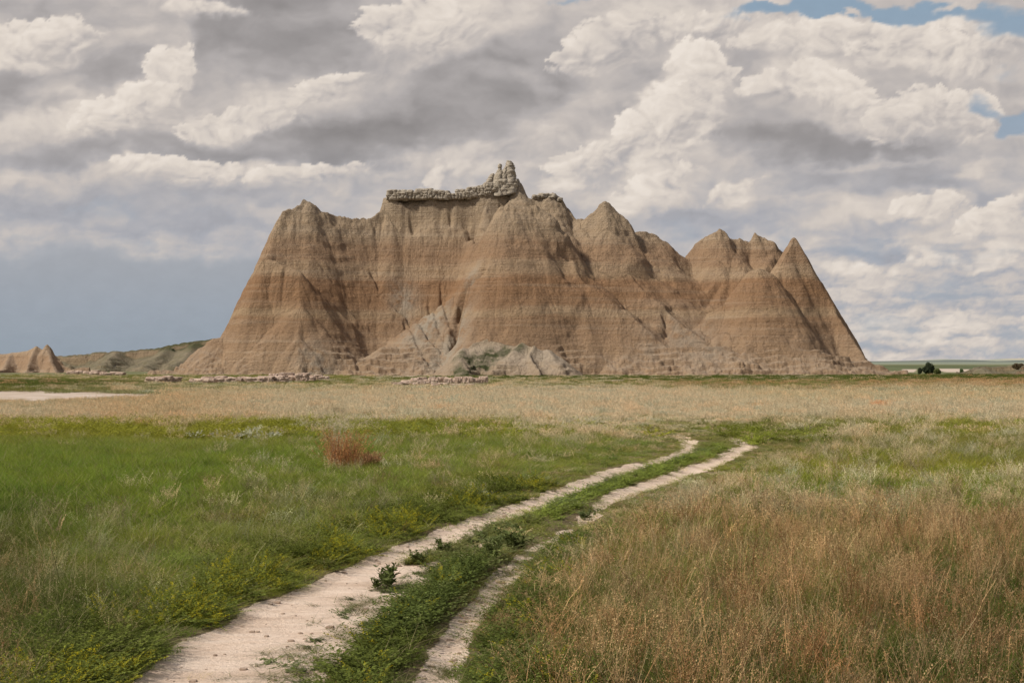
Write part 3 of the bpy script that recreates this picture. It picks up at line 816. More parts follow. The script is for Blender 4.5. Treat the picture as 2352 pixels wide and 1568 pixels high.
# ---------------------------------------------------------------- far country
def far_strip(name, y0, y1, prof, seed, colr, amp):
    xs = np.linspace(-7000 * y1 / 9000, 7000 * y1 / 9000, 500); ys = np.linspace(y0, y1, 24)
    Xg, Yg = np.meshgrid(xs, ys)
    ppx = CX + F * Xg / Yg
    t = (Yg - y0) / (y1 - y0)
    top = np.interp(ppx, [p[0] for p in prof], [p[1] for p in prof])
    Z = (CAMH + (HY - top) / F * (y0 + y1) / 2) * np.sin(math.pi * np.clip(t, 0, 1)) ** .8 + fbm(Xg / 400, Yg / 400, seed, 4) * amp * np.sin(math.pi * t)
    Z -= 1.5
    T = material(name)
    pos = T.node('ShaderNodeNewGeometry').outputs['Position']
    c = T.mix(T.mapr(T.noise(T.mapping(pos, scale=(.004, .0012, .01)), 1, 5, .6), .42, .62), colr[0], colr[1])
    return tag(link(name, mesh_np(name, np.stack([Xg.ravel(), Yg.ravel(), Z.ravel()], 1), grid_faces(500, 24)), finish(T, c)), kind='structure')


far_strip('hills', 4200, 5400, [(-6000, 828), (1900, 829), (2030, 828), (2120, 827), (2180, 825.5), (2250, 826.5), (2290, 828), (2352, 826), (2500, 824), (6000, 826)], 3,
          ((.105, .125, .115), (.13, .15, .135)), 2.0)
far_strip('hills', 7000, 9000, [(-6000, 826), (2040, 829), (2110, 826.5), (2160, 824), (2200, 825), (2260, 826), (2310, 823), (2352, 822), (2500, 821), (6000, 824)], 8,
          ((.26, .29, .235), (.40, .36, .29)), 3.0)


# ---------------------------------------------------------------- ground and the two ruts
L_LEFT = [(1546, 998), (1560, 1006), (1571, 1016), (1572, 1026), (1556, 1038), (1500, 1053), (1400, 1080), (1300, 1117), (1200, 1155), (1060, 1192), (950, 1234),
          (820, 1284), (740, 1322), (600, 1372), (520, 1420), (420, 1462), (350, 1522), (290, 1572), (160, 1690), (-200, 2100)]
L_RIGHT = [(1574, 998), (1592, 1008), (1604, 1018), (1600, 1030), (1577, 1042), (1520, 1060), (1440, 1085), (1330, 1129), (1240, 1167), (1140, 1200), (1075, 1232),
           (1120, 1250), (1065, 1285), (1010, 1330), (945, 1390), (870, 1450), (770, 1572), (700, 1690), (450, 2100)]
R_LEFT = [(1674, 1006), (1690, 1014), (1697, 1024), (1680, 1036), (1640, 1050), (1560, 1080), (1450, 1117), (1385, 1140), (1330, 1180), (1270, 1215), (1220, 1240),
          (1150, 1300), (1110, 1350), (1040, 1415), (990, 1480), (940, 1572), (880, 1690), (690, 2100)]
R_RIGHT = [(1702, 1006), (1724, 1016), (1728, 1026), (1700, 1044), (1650, 1066), (1560, 1099), (1480, 1127), (1410, 1155), (1370, 1192), (1320, 1224), (1262, 1250),
           (1210, 1295), (1180, 1345), (1120, 1405), (1090, 1475), (1065, 1572), (1020, 1690), (860, 2100)]


def edge(lst):
    p = np.array([G(x, y) for x, y in lst])[::-1]
    return lambda Y: np.interp(Y, p[:, 1], p[:, 0])
eLL, eLR, eRL, eRR = edge(L_LEFT), edge(L_RIGHT), edge(R_LEFT), edge(R_RIGHT)
Y_END_L, Y_END_R = G(0, 998)[1], G(0, 1006)[1]


def rut_field(x, y):
    """signed distance inside each rut (positive = bare sand), both in metres"""
    n = fbm(x / .9, y / 1.6, 401, 4) * .22 + fbm(x / .16, y / .3, 405, 3) * .07
    sc = np.clip(y / 30, .6, 1.6)
    a = np.minimum(x - eLL(y), eLR(y) - x); b = np.minimum(x - eRL(y), eRR(y) - x)
    a = np.minimum(a, (Y_END_L - y) * .15); b = np.minimum(b, (Y_END_R - y) * .15)
    (x0, y0), (x1, y1) = G(948, 1284), G(1215, 1192)      # grassy tongue that splits the left rut
    t = np.clip(((x - x0) * (x1 - x0) + (y - y0) * (y1 - y0)) / ((x1 - x0) ** 2 + (y1 - y0) ** 2), 0, 1)
    a = np.minimum(a, np.hypot(x - x0 - t * (x1 - x0), y - y0 - t * (y1 - y0)) - (.13 + .16 * t))
    a = a + .10 * sstep(22, 34, y); b = b + .10 * sstep(22, 34, y)
    ov = sstep(23, 25, y) * sstep(33, 30, y)          # stretch where the right rut is nearly grown over
    return a + n * sc, b + n * sc - ov * (.14 + .25 * perlin(x / .8, y / 2.0, 77))


def ground_z(x, y):
    a, b = rut_field_s(x, y)
    z = fbm(x / 14, y / 14, 501, 3) * .10 * sstep(5, 30, y) + fbm(x / 1.3, y / 1.3, 503, 3) * .02
    near = sstep(90, 60, y)
    return z - near * (.07 * sstep(-.15, .25, a) + .06 * sstep(-.15, .25, b))


def rut_field_s(x, y):
    a = np.minimum(x - eLL(y), eLR(y) - x); b = np.minimum(x - eRL(y), eRR(y) - x)
    a = np.minimum(a, (Y_END_L - y) * .15); b = np.minimum(b, (Y_END_R - y) * .15)
    return a, b


def sand_patch(px, py, x, y):
    """bare silt: the flat at the left, the wash beyond the butte and the aprons at its foot"""
    n = fbm(x / 9, y / 9, 601, 4)
    v = sstep(1.15, .75, np.hypot((px + 40) / 440, (py - 913) / 15) + n * .35)
    v = np.maximum(v, sstep(1.2, .8, np.hypot((px + 60) / 260, (py - 944) / 6) + n * .4) * .8)
    v = np.maximum(v, sstep(1.1, .85, np.hypot((px - 2092) / 17, (py - 851) / 4) + n * .9))
    v = np.maximum(v, sstep(1.1, .85, np.hypot((px - 2190) / 40, (py - 850) / 4) + n * 1.0))
    v = np.maximum(v, .8 * sstep(1.1, .8, np.hypot((px - 410) / 110, (py - 850) / 5) + n * .3))
    v = np.maximum(v, .8 * sstep(1.1, .8, np.hypot((px - 930) / 140, (py - 864) / 4) + n * .5))
    v = np.maximum(v, .8 * sstep(1.1, .8, np.hypot((px - 1560) / 110, (py - 862) / 3.5) + n * .4))
    v = np.maximum(v, .6 * sstep(1.1, .8, np.hypot((px - 2040) / 50, (py - 862) / 2.5) + n * .3))
    return v


def build_ground():
    ys = np.concatenate([np.linspace(-60, 4, 18), 4 * 1.0068 ** np.arange(1, 640)])
    ys = np.concatenate([ys, np.geomspace(ys[-1] * 1.05, 29000, 60)])
    t = np.concatenate([np.linspace(-3.2, -.56, 40), np.linspace(-.55, .55, 760), np.linspace(.56, 3.2, 40)])
    T_, Yg = np.meshgrid(t, ys)
    Xg = T_ * (np.maximum(np.abs(Yg), 6) + .5)
    x, y = Xg.ravel(), Yg.ravel()
    a, b = rut_field(x, np.maximum(y, 4.5))
    px = CX + F * x / np.maximum(y, 4); py = HY + CAMH * F / np.maximum(y, 4)
    sand = np.maximum(sstep(-.05, .08, a), sstep(-.05, .08, b))
    patch = np.where(y > 50, sand_patch(px, py, x, y), 0)
    z = np.where((y < 400), ground_z(x, np.maximum(y, 4.5)), 0) - patch * .05
    me = mesh_np('ground', np.stack([x, y, z], 1), grid_faces(len(t), len(ys)), {'sand': ('FLOAT', sand), 'patch': ('FLOAT', patch)})
    T = material('ground')
    pos = T.node('ShaderNodeNewGeometry').outputs['Position']
    sa = T.node('ShaderNodeAttribute', attribute_name='sand').outputs['Fac']
    pa = T.node('ShaderNodeAttribute', attribute_name='patch').outputs['Fac']
    yy = T.sep(pos)[1]
    soil = T.mix(T.mapr(T.noise(pos, 1.2, 5, .6), .35, .65), (.13, .105, .06), (.20, .15, .09))
    turf = T.mix(T.mapr(T.noise(T.mapping(pos, scale=(.05, .012, 1)), 1, 5, .6), .40, .62), (.11, .125, .06), (.17, .165, .09))
    dark = T.mix(T.mapr(T.noise(T.mapping(pos, scale=(.01, .004, 1)), 1, 4, .6), .45, .6), (.085, .10, .05), (.12, .135, .07))
    turf = T.mix(T.math('MULTIPLY', T.mapr(yy, 420, 560), T.mapr(yy, 1100, 850)), turf, dark)
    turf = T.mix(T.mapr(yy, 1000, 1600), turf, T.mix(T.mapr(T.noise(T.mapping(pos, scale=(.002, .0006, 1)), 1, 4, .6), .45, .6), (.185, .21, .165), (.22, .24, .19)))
    base = T.mix(T.mapr(yy, 120, 300), soil, turf)
    g1 = T.noise(T.mapping(pos, scale=(1, 2.6, 1)), 2.0, 8, .7); g2 = T.noise(pos, 16, 6, .75); g3 = T.noise(T.mapping(pos, scale=(.4, 1.6, 1)), 1.0, 4, .6)
    sc = T.mix(T.mapr(g1, .35, .65), (.68, .53, .42), (.76, .625, .52))
    sc = T.mix(T.mapr(g2, .52, .74, 0, .55), sc, (.40, .28, .20))
    sc = T.mix(T.mapr(g3, .46, .66, 0, .55), sc, (.50, .365, .275))
    wash = T.mix(T.mapr(T.noise(T.mapping(pos, scale=(.2, .6, 1)), 1, 6, .7), .4, .6), (.52, .44, .38), (.40, .32, .25))
    c = T.mix(T.mapr(T.math('ADD', sa, T.math('MULTIPLY', T.math('SUBTRACT', g2, .5), .7)), .35, .6), base, sc)
    c = T.mix(pa, c, wash)
    h = T.math('ADD', T.math('MULTIPLY', g1, 1.6), g2)
    m = finish(T, c, .95, h, .9, .05, spec=.06)
    return tag(link('ground', me, m), kind='structure')
build_ground()


# ---------------------------------------------------------------- grass and herbs
def blades(rng, n, radius, h, width, segs, lean, taper=1.0, clump=.0, hvar=.4):
    """n curved blades in one tuft -> verts, quads, per-vertex (random, height)"""
    r = radius * np.sqrt(rng.random(n)); a = rng.random(n) * 2 * math.pi
    bx, by = r * np.cos(a), r * np.sin(a)
    hh = h * (1 - hvar * rng.random(n)); yaw = rng.random(n) * 2 * math.pi
    la = rng.random(n) * 2 * math.pi; lm = lean * (.3 + rng.random(n)) * hh
    face = rng.random(n) * math.pi
    rv = rng.random(n)
    V = []; A = []
    for i in range(segs + 1):
        t = i / segs
        w = width * (1 - t ** 2 * taper) * .5 + width * .04
        cx = bx + lm * np.cos(la) * t ** 2 + clump * bx * t; cy = by + lm * np.sin(la) * t ** 2 + clump * by * t
        cz = hh * (t - .25 * lean * t ** 2)
        for s in (-1, 1):
            V.append(np.stack([cx + s * w * np.cos(face), cy + s * w * np.sin(face), cz], 1)); A.append(np.stack([rv, np.full(n, t), 0 * rv], 1))
    V = np.stack(V, 1).reshape(-1, 3); A = np.stack(A, 1).reshape(-1, 3)
    k = 2 * (segs + 1)
    base = np.arange(n)[:, None] * k
    Fq = np.concatenate([base + np.array([[2 * i, 2 * i + 1, 2 * i + 3, 2 * i + 2]]) for i in range(segs)])
    tips = np.stack([bx + lm * np.cos(la) * (1 + 2 * clump), by + lm * np.sin(la), hh * (1 - .25 * lean)], 1)
    return V, Fq, A, (bx, by, hh, la, lm, lean, clump, rv)


def heads(rng, info, per, size, span, spread):
    """airy seed heads scattered along the upper part of each stem"""
    bx, by, hh, la, lm, lean, clump, rv = info
    n = len(bx)
    t = 1 - span * rng.random((n, per))
    cx = bx[:, None] * (1 + clump * t) + (lm * np.cos(la))[:, None] * t ** 2; cy = by[:, None] * (1 + clump * t) + (lm * np.sin(la))[:, None] * t ** 2
    cz = hh[:, None] * (t - .25 * lean * t ** 2)
    sp = spread * (1.15 - t) / max(span, .1)
    c = np.stack([cx + rng.normal(0, 1, t.shape) * sp, cy + rng.normal(0, 1, t.shape) * sp, cz + rng.normal(0, 1, t.shape) * sp * .5], -1).reshape(-1, 3)
    m = len(c)
    d1 = rng.normal(0, 1, (m, 3)); d1[:, 2] = np.abs(d1[:, 2]) + .8; d1 /= np.linalg.norm(d1, axis=1)[:, None]
    d2 = np.cross(d1, rng.normal(0, 1, (m, 3))); d2 /= np.linalg.norm(d2, axis=1)[:, None]
    s = size * (.6 + .8 * rng.random(m))[:, None]
    V = np.stack([c - d2 * s * .3, c + d2 * s * .3, c + d1 * s], 1).reshape(-1, 3)
    A = np.stack([np.repeat(np.repeat(rv, per), 3), np.ones(m * 3), np.ones(m * 3)], 1)
    return V, np.arange(m * 3).reshape(-1, 3), A


def join(parts):
    V = []; Fs = {3: [], 4: []}; A = []; k = 0
    for v, f, a in parts:
        V.append(v); A.append(a); Fs[f.shape[1]].append(f + k); k += len(v)
    return np.concatenate(V), [np.concatenate(x) for x in Fs.values() if x], np.concatenate(A)


def leafy(rng, nst, radius, h, lsize, per, lean=.35, yellow=0):
    """upright herb: stems carrying many small oval leaves, some with yellow flower spikes"""
    parts = []
    V, Fq, A, info = blades(rng, nst, radius, h, .006, 3, lean, clump=.6, hvar=.45)
    A[:, 2] = .5; parts.append((V, Fq, A))
    bx, by, hh, la, lm, ln, clump, rv = info
    t = .12 + .9 * rng.random((nst, per))
    c = np.stack([bx[:, None] * (1 + clump * t) + (lm * np.cos(la))[:, None] * t ** 2, by[:, None] * (1 + clump * t) + (lm * np.sin(la))[:, None] * t ** 2,
                  hh[:, None] * (t - .25 * ln * t ** 2)], -1).reshape(-1, 3)
    m = len(c)
    d = rng.normal(0, 1, (m, 3)); d[:, 2] = np.abs(d[:, 2]) * .8 + .25; d /= np.linalg.norm(d, axis=1)[:, None]
    w = np.cross(d, np.array([0, 0, 1.0]) + rng.normal(0, .5, (m, 3))); w /= np.linalg.norm(w, axis=1)[:, None]
    s = (lsize * (.6 + .8 * rng.random(m)) * (1.25 - .6 * t.ravel()))[:, None]
    up = np.cross(w, d)
    L = np.stack([c, c + d * s * .5 + w * s * .24 + up * s * .05, c + d * s - up * s * .08, c + d * s * .5 - w * s * .24 + up * s * .05], 1).reshape(-1, 3)
    A = np.stack([np.repeat(rng.random(m), 4), np.repeat(t.ravel(), 4), np.zeros(m * 4)], 1)
    parts.append((L, np.arange(m * 4).reshape(-1, 4), A))
    if yellow:
        k = np.arange(nst) < yellow
        V, f, A = heads(rng, tuple(q[k] if hasattr(q, '__len__') else q for q in info), 46, .014, .38, .016)
        parts.append((V, f, A))
    return join(parts)


def plant_material(name, tint=None, head=None, transl=.3, dry=None, gain=1.0):
    T = material(name)
    v = T.node('ShaderNodeAttribute', attribute_name='var').outputs['Vector']
    rv, t, hd = T.sep(v)[:3]
    if tint is None:
        c = T.node('ShaderNodeAttribute', attribute_name='tint', attribute_type='INSTANCER').outputs['Vector']
    else:
        c = T.comb(*tint)
    c = T.vmath('SCALE', c, scale=T.math('MULTIPLY', T.math('ADD', .62, T.math('MULTIPLY', rv, .80)), gain))
    if dry is not None: c = T.mix(T.mapr(rv, .84, .90), c, dry)
    if head is not None: c = T.mix(T.mapr(hd, .6, .9, 0, 1, 'LINEAR'), c, head)
    return finish(T, c, .75, transl=transl, spec=.12)


def scatter(name, pts, scl, tint, idx, variants, label, mats=None, lean=.12, seed=0):
    """one ground-cover object: points carrying size, tint and kind, with a tuft set on each"""
    n = len(pts); rng = np.random.default_rng(seed)
    rot = np.stack([rng.normal(0, lean, n), rng.normal(0, lean, n), rng.random(n) * 6.283], 1)
    me = bpy.data.meshes.new(name)
    me.vertices.add(n); me.vertices.foreach_set('co', np.ascontiguousarray(pts, np.float32).ravel())
    for k, arr in (('rot', rot), ('scl', scl), ('tint', tint)):
        me.attributes.new(k, 'FLOAT_VECTOR', 'POINT').data.foreach_set('vector', np.ascontiguousarray(arr, np.float32).ravel())
    me.attributes.new('idx', 'INT', 'POINT').data.foreach_set('value', np.ascontiguousarray(idx, np.int32))
    o = link(name, me)
    coll = bpy.data.collections.new(name + '_tufts')
    for i, (V, Fs, A, mt) in enumerate(variants):
        m = mesh_np('tuft', V, Fs, {'var': ('FLOAT_VECTOR', A)}, smooth=False); m.materials.append(mt)
        coll.objects.link(bpy.data.objects.new('tuft%02d' % i, m))
    ng = bpy.data.node_groups.new(name, 'GeometryNodeTree')
    ng.interface.new_socket('Geometry', in_out='INPUT', socket_type='NodeSocketGeometry')
    ng.interface.new_socket('Geometry', in_out='OUTPUT', socket_type='NodeSocketGeometry')
    N = ng.nodes; Lk = ng.links
    gi = N.new('NodeGroupInput'); go = N.new('NodeGroupOutput'); ip = N.new('GeometryNodeInstanceOnPoints')
    ci = N.new('GeometryNodeCollectionInfo'); ci.inputs['Collection'].default_value = coll
    ci.inputs['Separate Children'].default_value = True; ci.inputs['Reset Children'].default_value = True
    def na(nm, ty):
        q = N.new('GeometryNodeInputNamedAttribute'); q.data_type = ty; q.inputs['Name'].default_value = nm; return q.outputs['Attribute']
    e2r = N.new('FunctionNodeEulerToRotation'); Lk.new(na('rot', 'FLOAT_VECTOR'), e2r.inputs[0])
    Lk.new(gi.outputs[0], ip.inputs['Points']); Lk.new(ci.outputs[0], ip.inputs['Instance'])
    ip.inputs['Pick Instance'].default_value = True
    Lk.new(na('idx', 'INT'), ip.inputs['Instance Index']); Lk.new(e2r.outputs[0], ip.inputs['Rotation']); Lk.new(na('scl', 'FLOAT_VECTOR'), ip.inputs['Scale'])
    Lk.new(ip.outputs[0], go.inputs[0])
    md = o.modifiers.new('grass', 'NODES'); md.node_group = ng
    return tag(o, label, 'grass', kind='stuff')


# what grows where: (x, y in the photograph, share of dry stalks, leaf colour, stalk colour, leaf height, stalk height)
LUSH = (.180, .250, .030); DEEP = (.090, .115, .020); OLIVE = (.205, .210, .055); YG = (.30, .30, .04); GREY = (.30, .29, .14); MID = (.22, .262, .044)
PINK = (.57, .48, .325); ORG = (.54, .41, .24); TAN = (.54, .45, .28); BRN = (.42, .28, .14); GT = (.32, .30, .15); RB = (.35, .22, .11)
ZONES = []
def row(py, *items):
    for it in items: ZONES.append((it[0], py) + it[1:])
row(866, (50, .1, OLIVE, TAN, .2, .4), (600, .1, OLIVE, TAN, .2, .3), (1200, .1, DEEP, TAN, .2, .3), (1800, .1, DEEP, TAN, .25, .3), (2300, .1, DEEP, BRN, .3, .3))
row(885, (50, .1, DEEP, BRN, .3, .4), (600, .15, OLIVE, TAN, .3, .4), (1200, .2, OLIVE, TAN, .3, .4), (1800, .2, OLIVE, BRN, .3, .4), (2300, .3, OLIVE, BRN, .3, .5))
row(899, (50, .1, OLIVE, TAN, .3, .4), (400, .2, GREY, TAN, .3, .5), (700, .4, GREY, TAN, .3, .5), (1200, .5, GREY, PINK, .3, .5), (1800, .5, GREY, TAN, .3, .5), (2300, .5, GREY, TAN, .3, .5))
row(922, (50, .5, GREY, ORG, .2, .4), (350, .85, GREY, ORG, .3, .5), (700, .92, GREY, PINK, .3, .6), (1100, .95, GREY, PINK, .3, .6), (1500, .8, GREY, PINK, .3, .6), (1900, .6, GREY, TAN, .35, .6), (2300, .6, GREY, TAN, .35, .6))
row(950, (50, .8, GREY, PINK, .3, .5), (350, .85, OLIVE, ORG, .3, .55), (700, .9, GREY, PINK, .3, .6), (1100, .9, GREY, PINK, .3, .6), (1500, .85, GREY, PINK, .35, .6), (1900, .75, GREY, PINK, .35, .6), (2300, .75, GREY, PINK, .35, .6))
row(990, (50, .05, YG, ORG, .35, .5), (400, .08, YG, ORG, .35, .5), (750, .12, MID, PINK, .35, .5), (1050, .08, MID, TAN, .4, .5), (1380, .5, MID, PINK, .4, .6), (1600, .3, OLIVE, TAN, .4, .5), (1900, .15, OLIVE, TAN, .4, .5), (2150, .08, YG, TAN, .4, .5), (2330, .2, YG, PINK, .4, .5))
row(1035, (50, .03, MID, TAN, .4, .5), (400, .03, MID, TAN, .4, .5), (800, .12, MID, TAN, .4, .5), (1150, .14, MID, TAN, .4, .5), (1420, .25, MID, TAN, .35, .5), (1640, .25, OLIVE, BRN, .35, .5), (1900, .22, OLIVE, TAN, .4, .6), (2300, .20, OLIVE, TAN, .4, .6))
row(1090, (50, .02, LUSH, TAN, .45, .6), (400, .02, LUSH, TAN, .45, .6), (800, .06, LUSH, TAN, .4, .5), (1100, .14, MID, TAN, .4, .5), (1480, .1, MID, TAN, .25, .3), (1750, .25, YG, TAN, .4, .6), (2050, .10, YG, TAN, .4, .6), (2300, .08, YG, TAN, .4, .6))
row(1160, (50, .02, LUSH, TAN, .45, .6), (400, .04, LUSH, TAN, .45, .6), (780, .2, MID, GT, .4, .55), (1050, .25, MID, TAN, .35, .5), (1320, .2, OLIVE, TAN, .25, .4), (1560, .6, OLIVE, PINK, .35, .6), (1800, .22, LUSH, TAN, .4, .6), (2100, .22, LUSH, TAN, .4, .6), (2300, .3, LUSH, TAN, .4, .6))
row(1240, (50, .06, DEEP, GT, .45, .6), (350, .14, LUSH, GT, .4, .6), (600, .34, OLIVE, GT, .35, .55), (850, .35, MID, GT, .35, .5), (1450, .6, MID, BRN, .4, .6), (1700, .65, OLIVE, BRN, .4, .65), (2000, .75, OLIVE, BRN, .4, .65), (2300, .75, OLIVE, BRN, .4, .65))
row(1330, (50, .5, DEEP, GT, .4, .6), (300, .45, MID, GT, .4, .6), (520, .3, MID, GT, .35, .5), (680, .08, YG, GT, .3, .4), (1290, .55, OLIVE, TAN, .35, .5), (1500, .8, OLIVE, BRN, .4, .7), (1900, .85, OLIVE, BRN, .4, .7), (2300, .85, DEEP, RB, .45, .7))
row(1430, (50, .45, DEEP, RB, .4, .6), (250, .22, DEEP, GT, .4, .55), (420, .1, LUSH, GT, .3, .4), (1200, .5, DEEP, BRN, .4, .55), (1400, .8, OLIVE, BRN, .45, .7), (1800, .85, OLIVE, BRN, .45, .75), (2300, .85, DEEP, RB, .45, .75))
row(1540, (50, .4, DEEP, RB, .4, .55), (200, .15, DEEP, GT, .4, .5), (1130, .45, DEEP, BRN, .45, .55), (1350, .75, DEEP, BRN, .45, .7), (1800, .8, DEEP, RB, .45, .75), (2300, .8, DEEP, RB, .45, .75))
ZA = np.array([(z[0], z[1], z[2]) + z[3] + z[4] + (z[5], z[6]) for z in ZONES])


def zone(x, y):
    yy = np.maximum(y, 9)
    px = CX + F * x / yy; py = CAMH * F / yy
    wx = fbm(x / 7 + 3, y / 9, 701, 3) * 120; wy = fbm(x / 6, y / 10 + 3, 703, 3) * .14 + fbm(x / 40, y / 60, 705, 2) * .10
    d2 = ((px[:, None] + wx[:, None] - ZA[None, :, 0]) / 190) ** 2 + ((np.log(py)[:, None] + wy[:, None] - np.log(ZA[None, :, 1] - HY)) / .16) ** 2
    d2 = d2 - d2.min(1)[:, None]
    w = np.exp(-d2); w /= w.sum(1)[:, None]
    v = w @ ZA
    return v[:, 2], v[:, 3:6], v[:, 6:9], v[:, 9], v[:, 10]


def field(rng, y0, y1, dens, pad=6.0):
    """random ground points over the part of the plain the view can take in, a step to either side included"""
    half = lambda y: .395 * y + pad
    area = 2 * ((.395 * (y1 ** 2 - y0 ** 2) / 2) + pad * (y1 - y0))
    n = int(area * dens)
    y = rng.uniform(y0, y1, n * 2); x = rng.uniform(-1, 1, n * 2)
    k = rng.random(n * 2) < half(y) / half(y1)
    y = y[k]; x = x[k]
    m = min(len(y), n); y = y[:m]; x = x[:m] * half(y)
    return x, y


def bare(x, y):
    a, b = rut_field(x, y)
    return np.maximum(a, b)


def strip_mask(x, y):
    """the leafy crown between the two ruts"""
    return (x > eLR(y) - .1) & (x < eRL(y) + .1) & (y < Y_END_R)






def put_grass():
    rng = np.random.default_rng(12)
    green = plant_material('grass_blades', dry=(.34, .29, .15), transl=.35, gain=1.0)
    stalk = plant_material('grass_stalks', transl=.3, gain=1.05)
    def leaf_var(n, r, h, w, seg, lean, k):
        out_ = []
        for i in range(k):
            V, f, A, _ = blades(rng, n, r, h, w, seg, lean)
            out_.append((V, [f], A, green))
        return out_
    def stalk_var(n, r, h, w, per, size, k, spread=.03):
        out_ = []
        for i in range(k):
            V, f, A, info = blades(rng, n, r, h, w, 3, .28, taper=.6, hvar=.45)
            hv = heads(rng, info, per, size, .42, spread)
            V, Fs, A = join([(V, f, A), hv]); out_.append((V, Fs, A, stalk))
        return out_
    # distance bands: name, y range, leaf density, leaf tuft, stalk density, stalk tuft
    bands = [
        ('near_grass', 8.5, 24, 34, leaf_var(46, .17, 1, .0065, 3, .55, 5), 15, stalk_var(13, .16, 1, .0042, 22, .014, 6) + stalk_var(3, .10, 1.35, .0065, 34, .016, 2, .012)),
        ('middle_grass', 24, 52, 15, leaf_var(52, .26, 1, .010, 2, .5, 4), 8.5, stalk_var(22, .26, 1, .0055, 20, .020, 4, .035)),
        ('far_grass', 52, 125, 3.6, leaf_var(80, .55, 1, .022, 2, .5, 3), 2.8, stalk_var(50, .55, 1, .012, 12, .040, 3, .05)),
        ('distant_grass', 125, 300, .75, leaf_var(110, 1.1, 1, .050, 1, .5, 2), .5, stalk_var(70, 1.1, 1, .028, 7, .08, 2, .09)),
    ]
    for name, y0, y1, dl, lv, ds, sv in bands:
        x, y = field(rng, y0, y1, dl + ds)
        isl = rng.random(len(x)) < dl / (dl + ds)
        fr, cl, cs, hl, hs = zone(x, y)
        bm = bare(x, y)
        strip = strip_mask(x, y)
        patch = np.zeros(len(x))
        if y1 > 60:
            px = CX + F * x / y; py = HY + CAMH * F / y
            patch = sand_patch(px, py, x, y)
        dens = np.where(isl, np.clip(1.25 - fr * .95, .2, 1), np.clip(fr * 1.15 - .03, .0, 1))
        clump = fbm(x / 1.6, y / 1.6, 801, 3)
        dens = dens * np.clip(1 + clump * 1.3, .25, 1)
        shoulder = (x > eLL(y) + .95) & (x < eLR(y)) & (y < 26)     # sparse turf on the wide sandy shoulder
        keep = np.where(bm > -.02, 0.0, dens)
        keep = np.where((bm > 0) & (patch < .5), .012, keep)
        sh = fbm(x / .55, y / .8, 811, 3)
        keep = np.where(shoulder & (bm > .1) & isl, np.clip((sh + .06) * 2.2, 0, .7), keep)
        rr = (x > eRL(y) + .05) & (x < eRR(y) - .02) & (y < 26)
        keep = np.where(rr & isl, np.clip((sh + .10) * 1.6, 0, .45), keep)
        keep = np.where(strip & (~isl), keep * .12, keep)
        keep = keep * (1 - np.clip(patch * 1.15, 0, 1))
        k = rng.random(len(x)) < keep
        x, y, isl, fr, cl, cs, hl, hs, bm = x[k], y[k], isl[k], fr[k], cl[k], cs[k], hl[k], hs[k], bm[k]
        n = len(x)
        z = ground_z(x, y) - .01
        edge_ = sstep(-.02, -1.1 - .09 * np.clip(y - 15, 0, 50), bm)                     # trodden and short beside the ruts
        onsand = bm > -.02
        hfac = np.where(onsand, .22, np.where(y > 22, .22, .36) + np.where(y > 22, .78, .64) * edge_) * (.75 + .5 * rng.random(n)) * np.clip(1 + .5 * fbm(x / 2.2, y / 2.2, 821, 2), .6, 1.4)
        h = np.where(isl, hl, hs) * hfac
        col_ = np.where(isl[:, None], cl, cs)
        jit = 1 + (.22 if y1 < 60 else .10) * rng.normal(0, 1, n)[:, None] * np.array([1.0, .8, .8]) * .7
        hue = fbm(x / 1.1, y / 1.1, 831, 3)[:, None] * np.array([.35, .05, -.1])
        tint = np.clip(col_ * np.clip(jit, .5, 1.6) * (1 + hue), .01, .8)
        odd = rng.random(n)[:, None]                      # last year's stems: some bleached, some dark
        st = (~isl)[:, None]
        st = st & (y < 40)[:, None]
        tint = np.where(st & (odd < .16), tint * np.array([1.35, 1.45, 1.5]), tint)
        tint = np.where(st & (odd > .80), tint * np.array([.50, .42, .36]), tint)
        tint = np.where(onsand[:, None] & isl[:, None], np.array([.13, .135, .05]), tint)
        wide = .85 + .3 * rng.random(n)
        wide = np.where(onsand, .8, wide)
        scl = np.stack([wide, wide, h], 1)
        idx = np.where(isl, rng.integers(0, len(lv), n), len(lv) + rng.integers(0, len(sv), n))
        lab = {'near_grass': 'brown seeding and green grass of the foreground on both sides of the ruts', 'middle_grass': 'green meadow grass with pale stalks round the bend of the track',
               'far_grass': 'belt of pinkish dry seeding grass across the middle of the plain', 'distant_grass': 'short olive green grass reaching the foot of the butte'}[name]
        scatter(name, np.stack([x, y, z], 1), scl, tint, idx, lv + sv, lab, seed=int(y0), lean=.10)
        print(name, n)


put_grass()


# ---------------------------------------------------------------- herbs and shrubs
herb_leaf = plant_material('herb_leaves', tint=(.105, .130, .040), head=(.62, .52, .03), transl=.3)
herb_pale = plant_material('sage_leaves', tint=(.15, .185, .075), head=(.62, .52, .03), transl=.3)


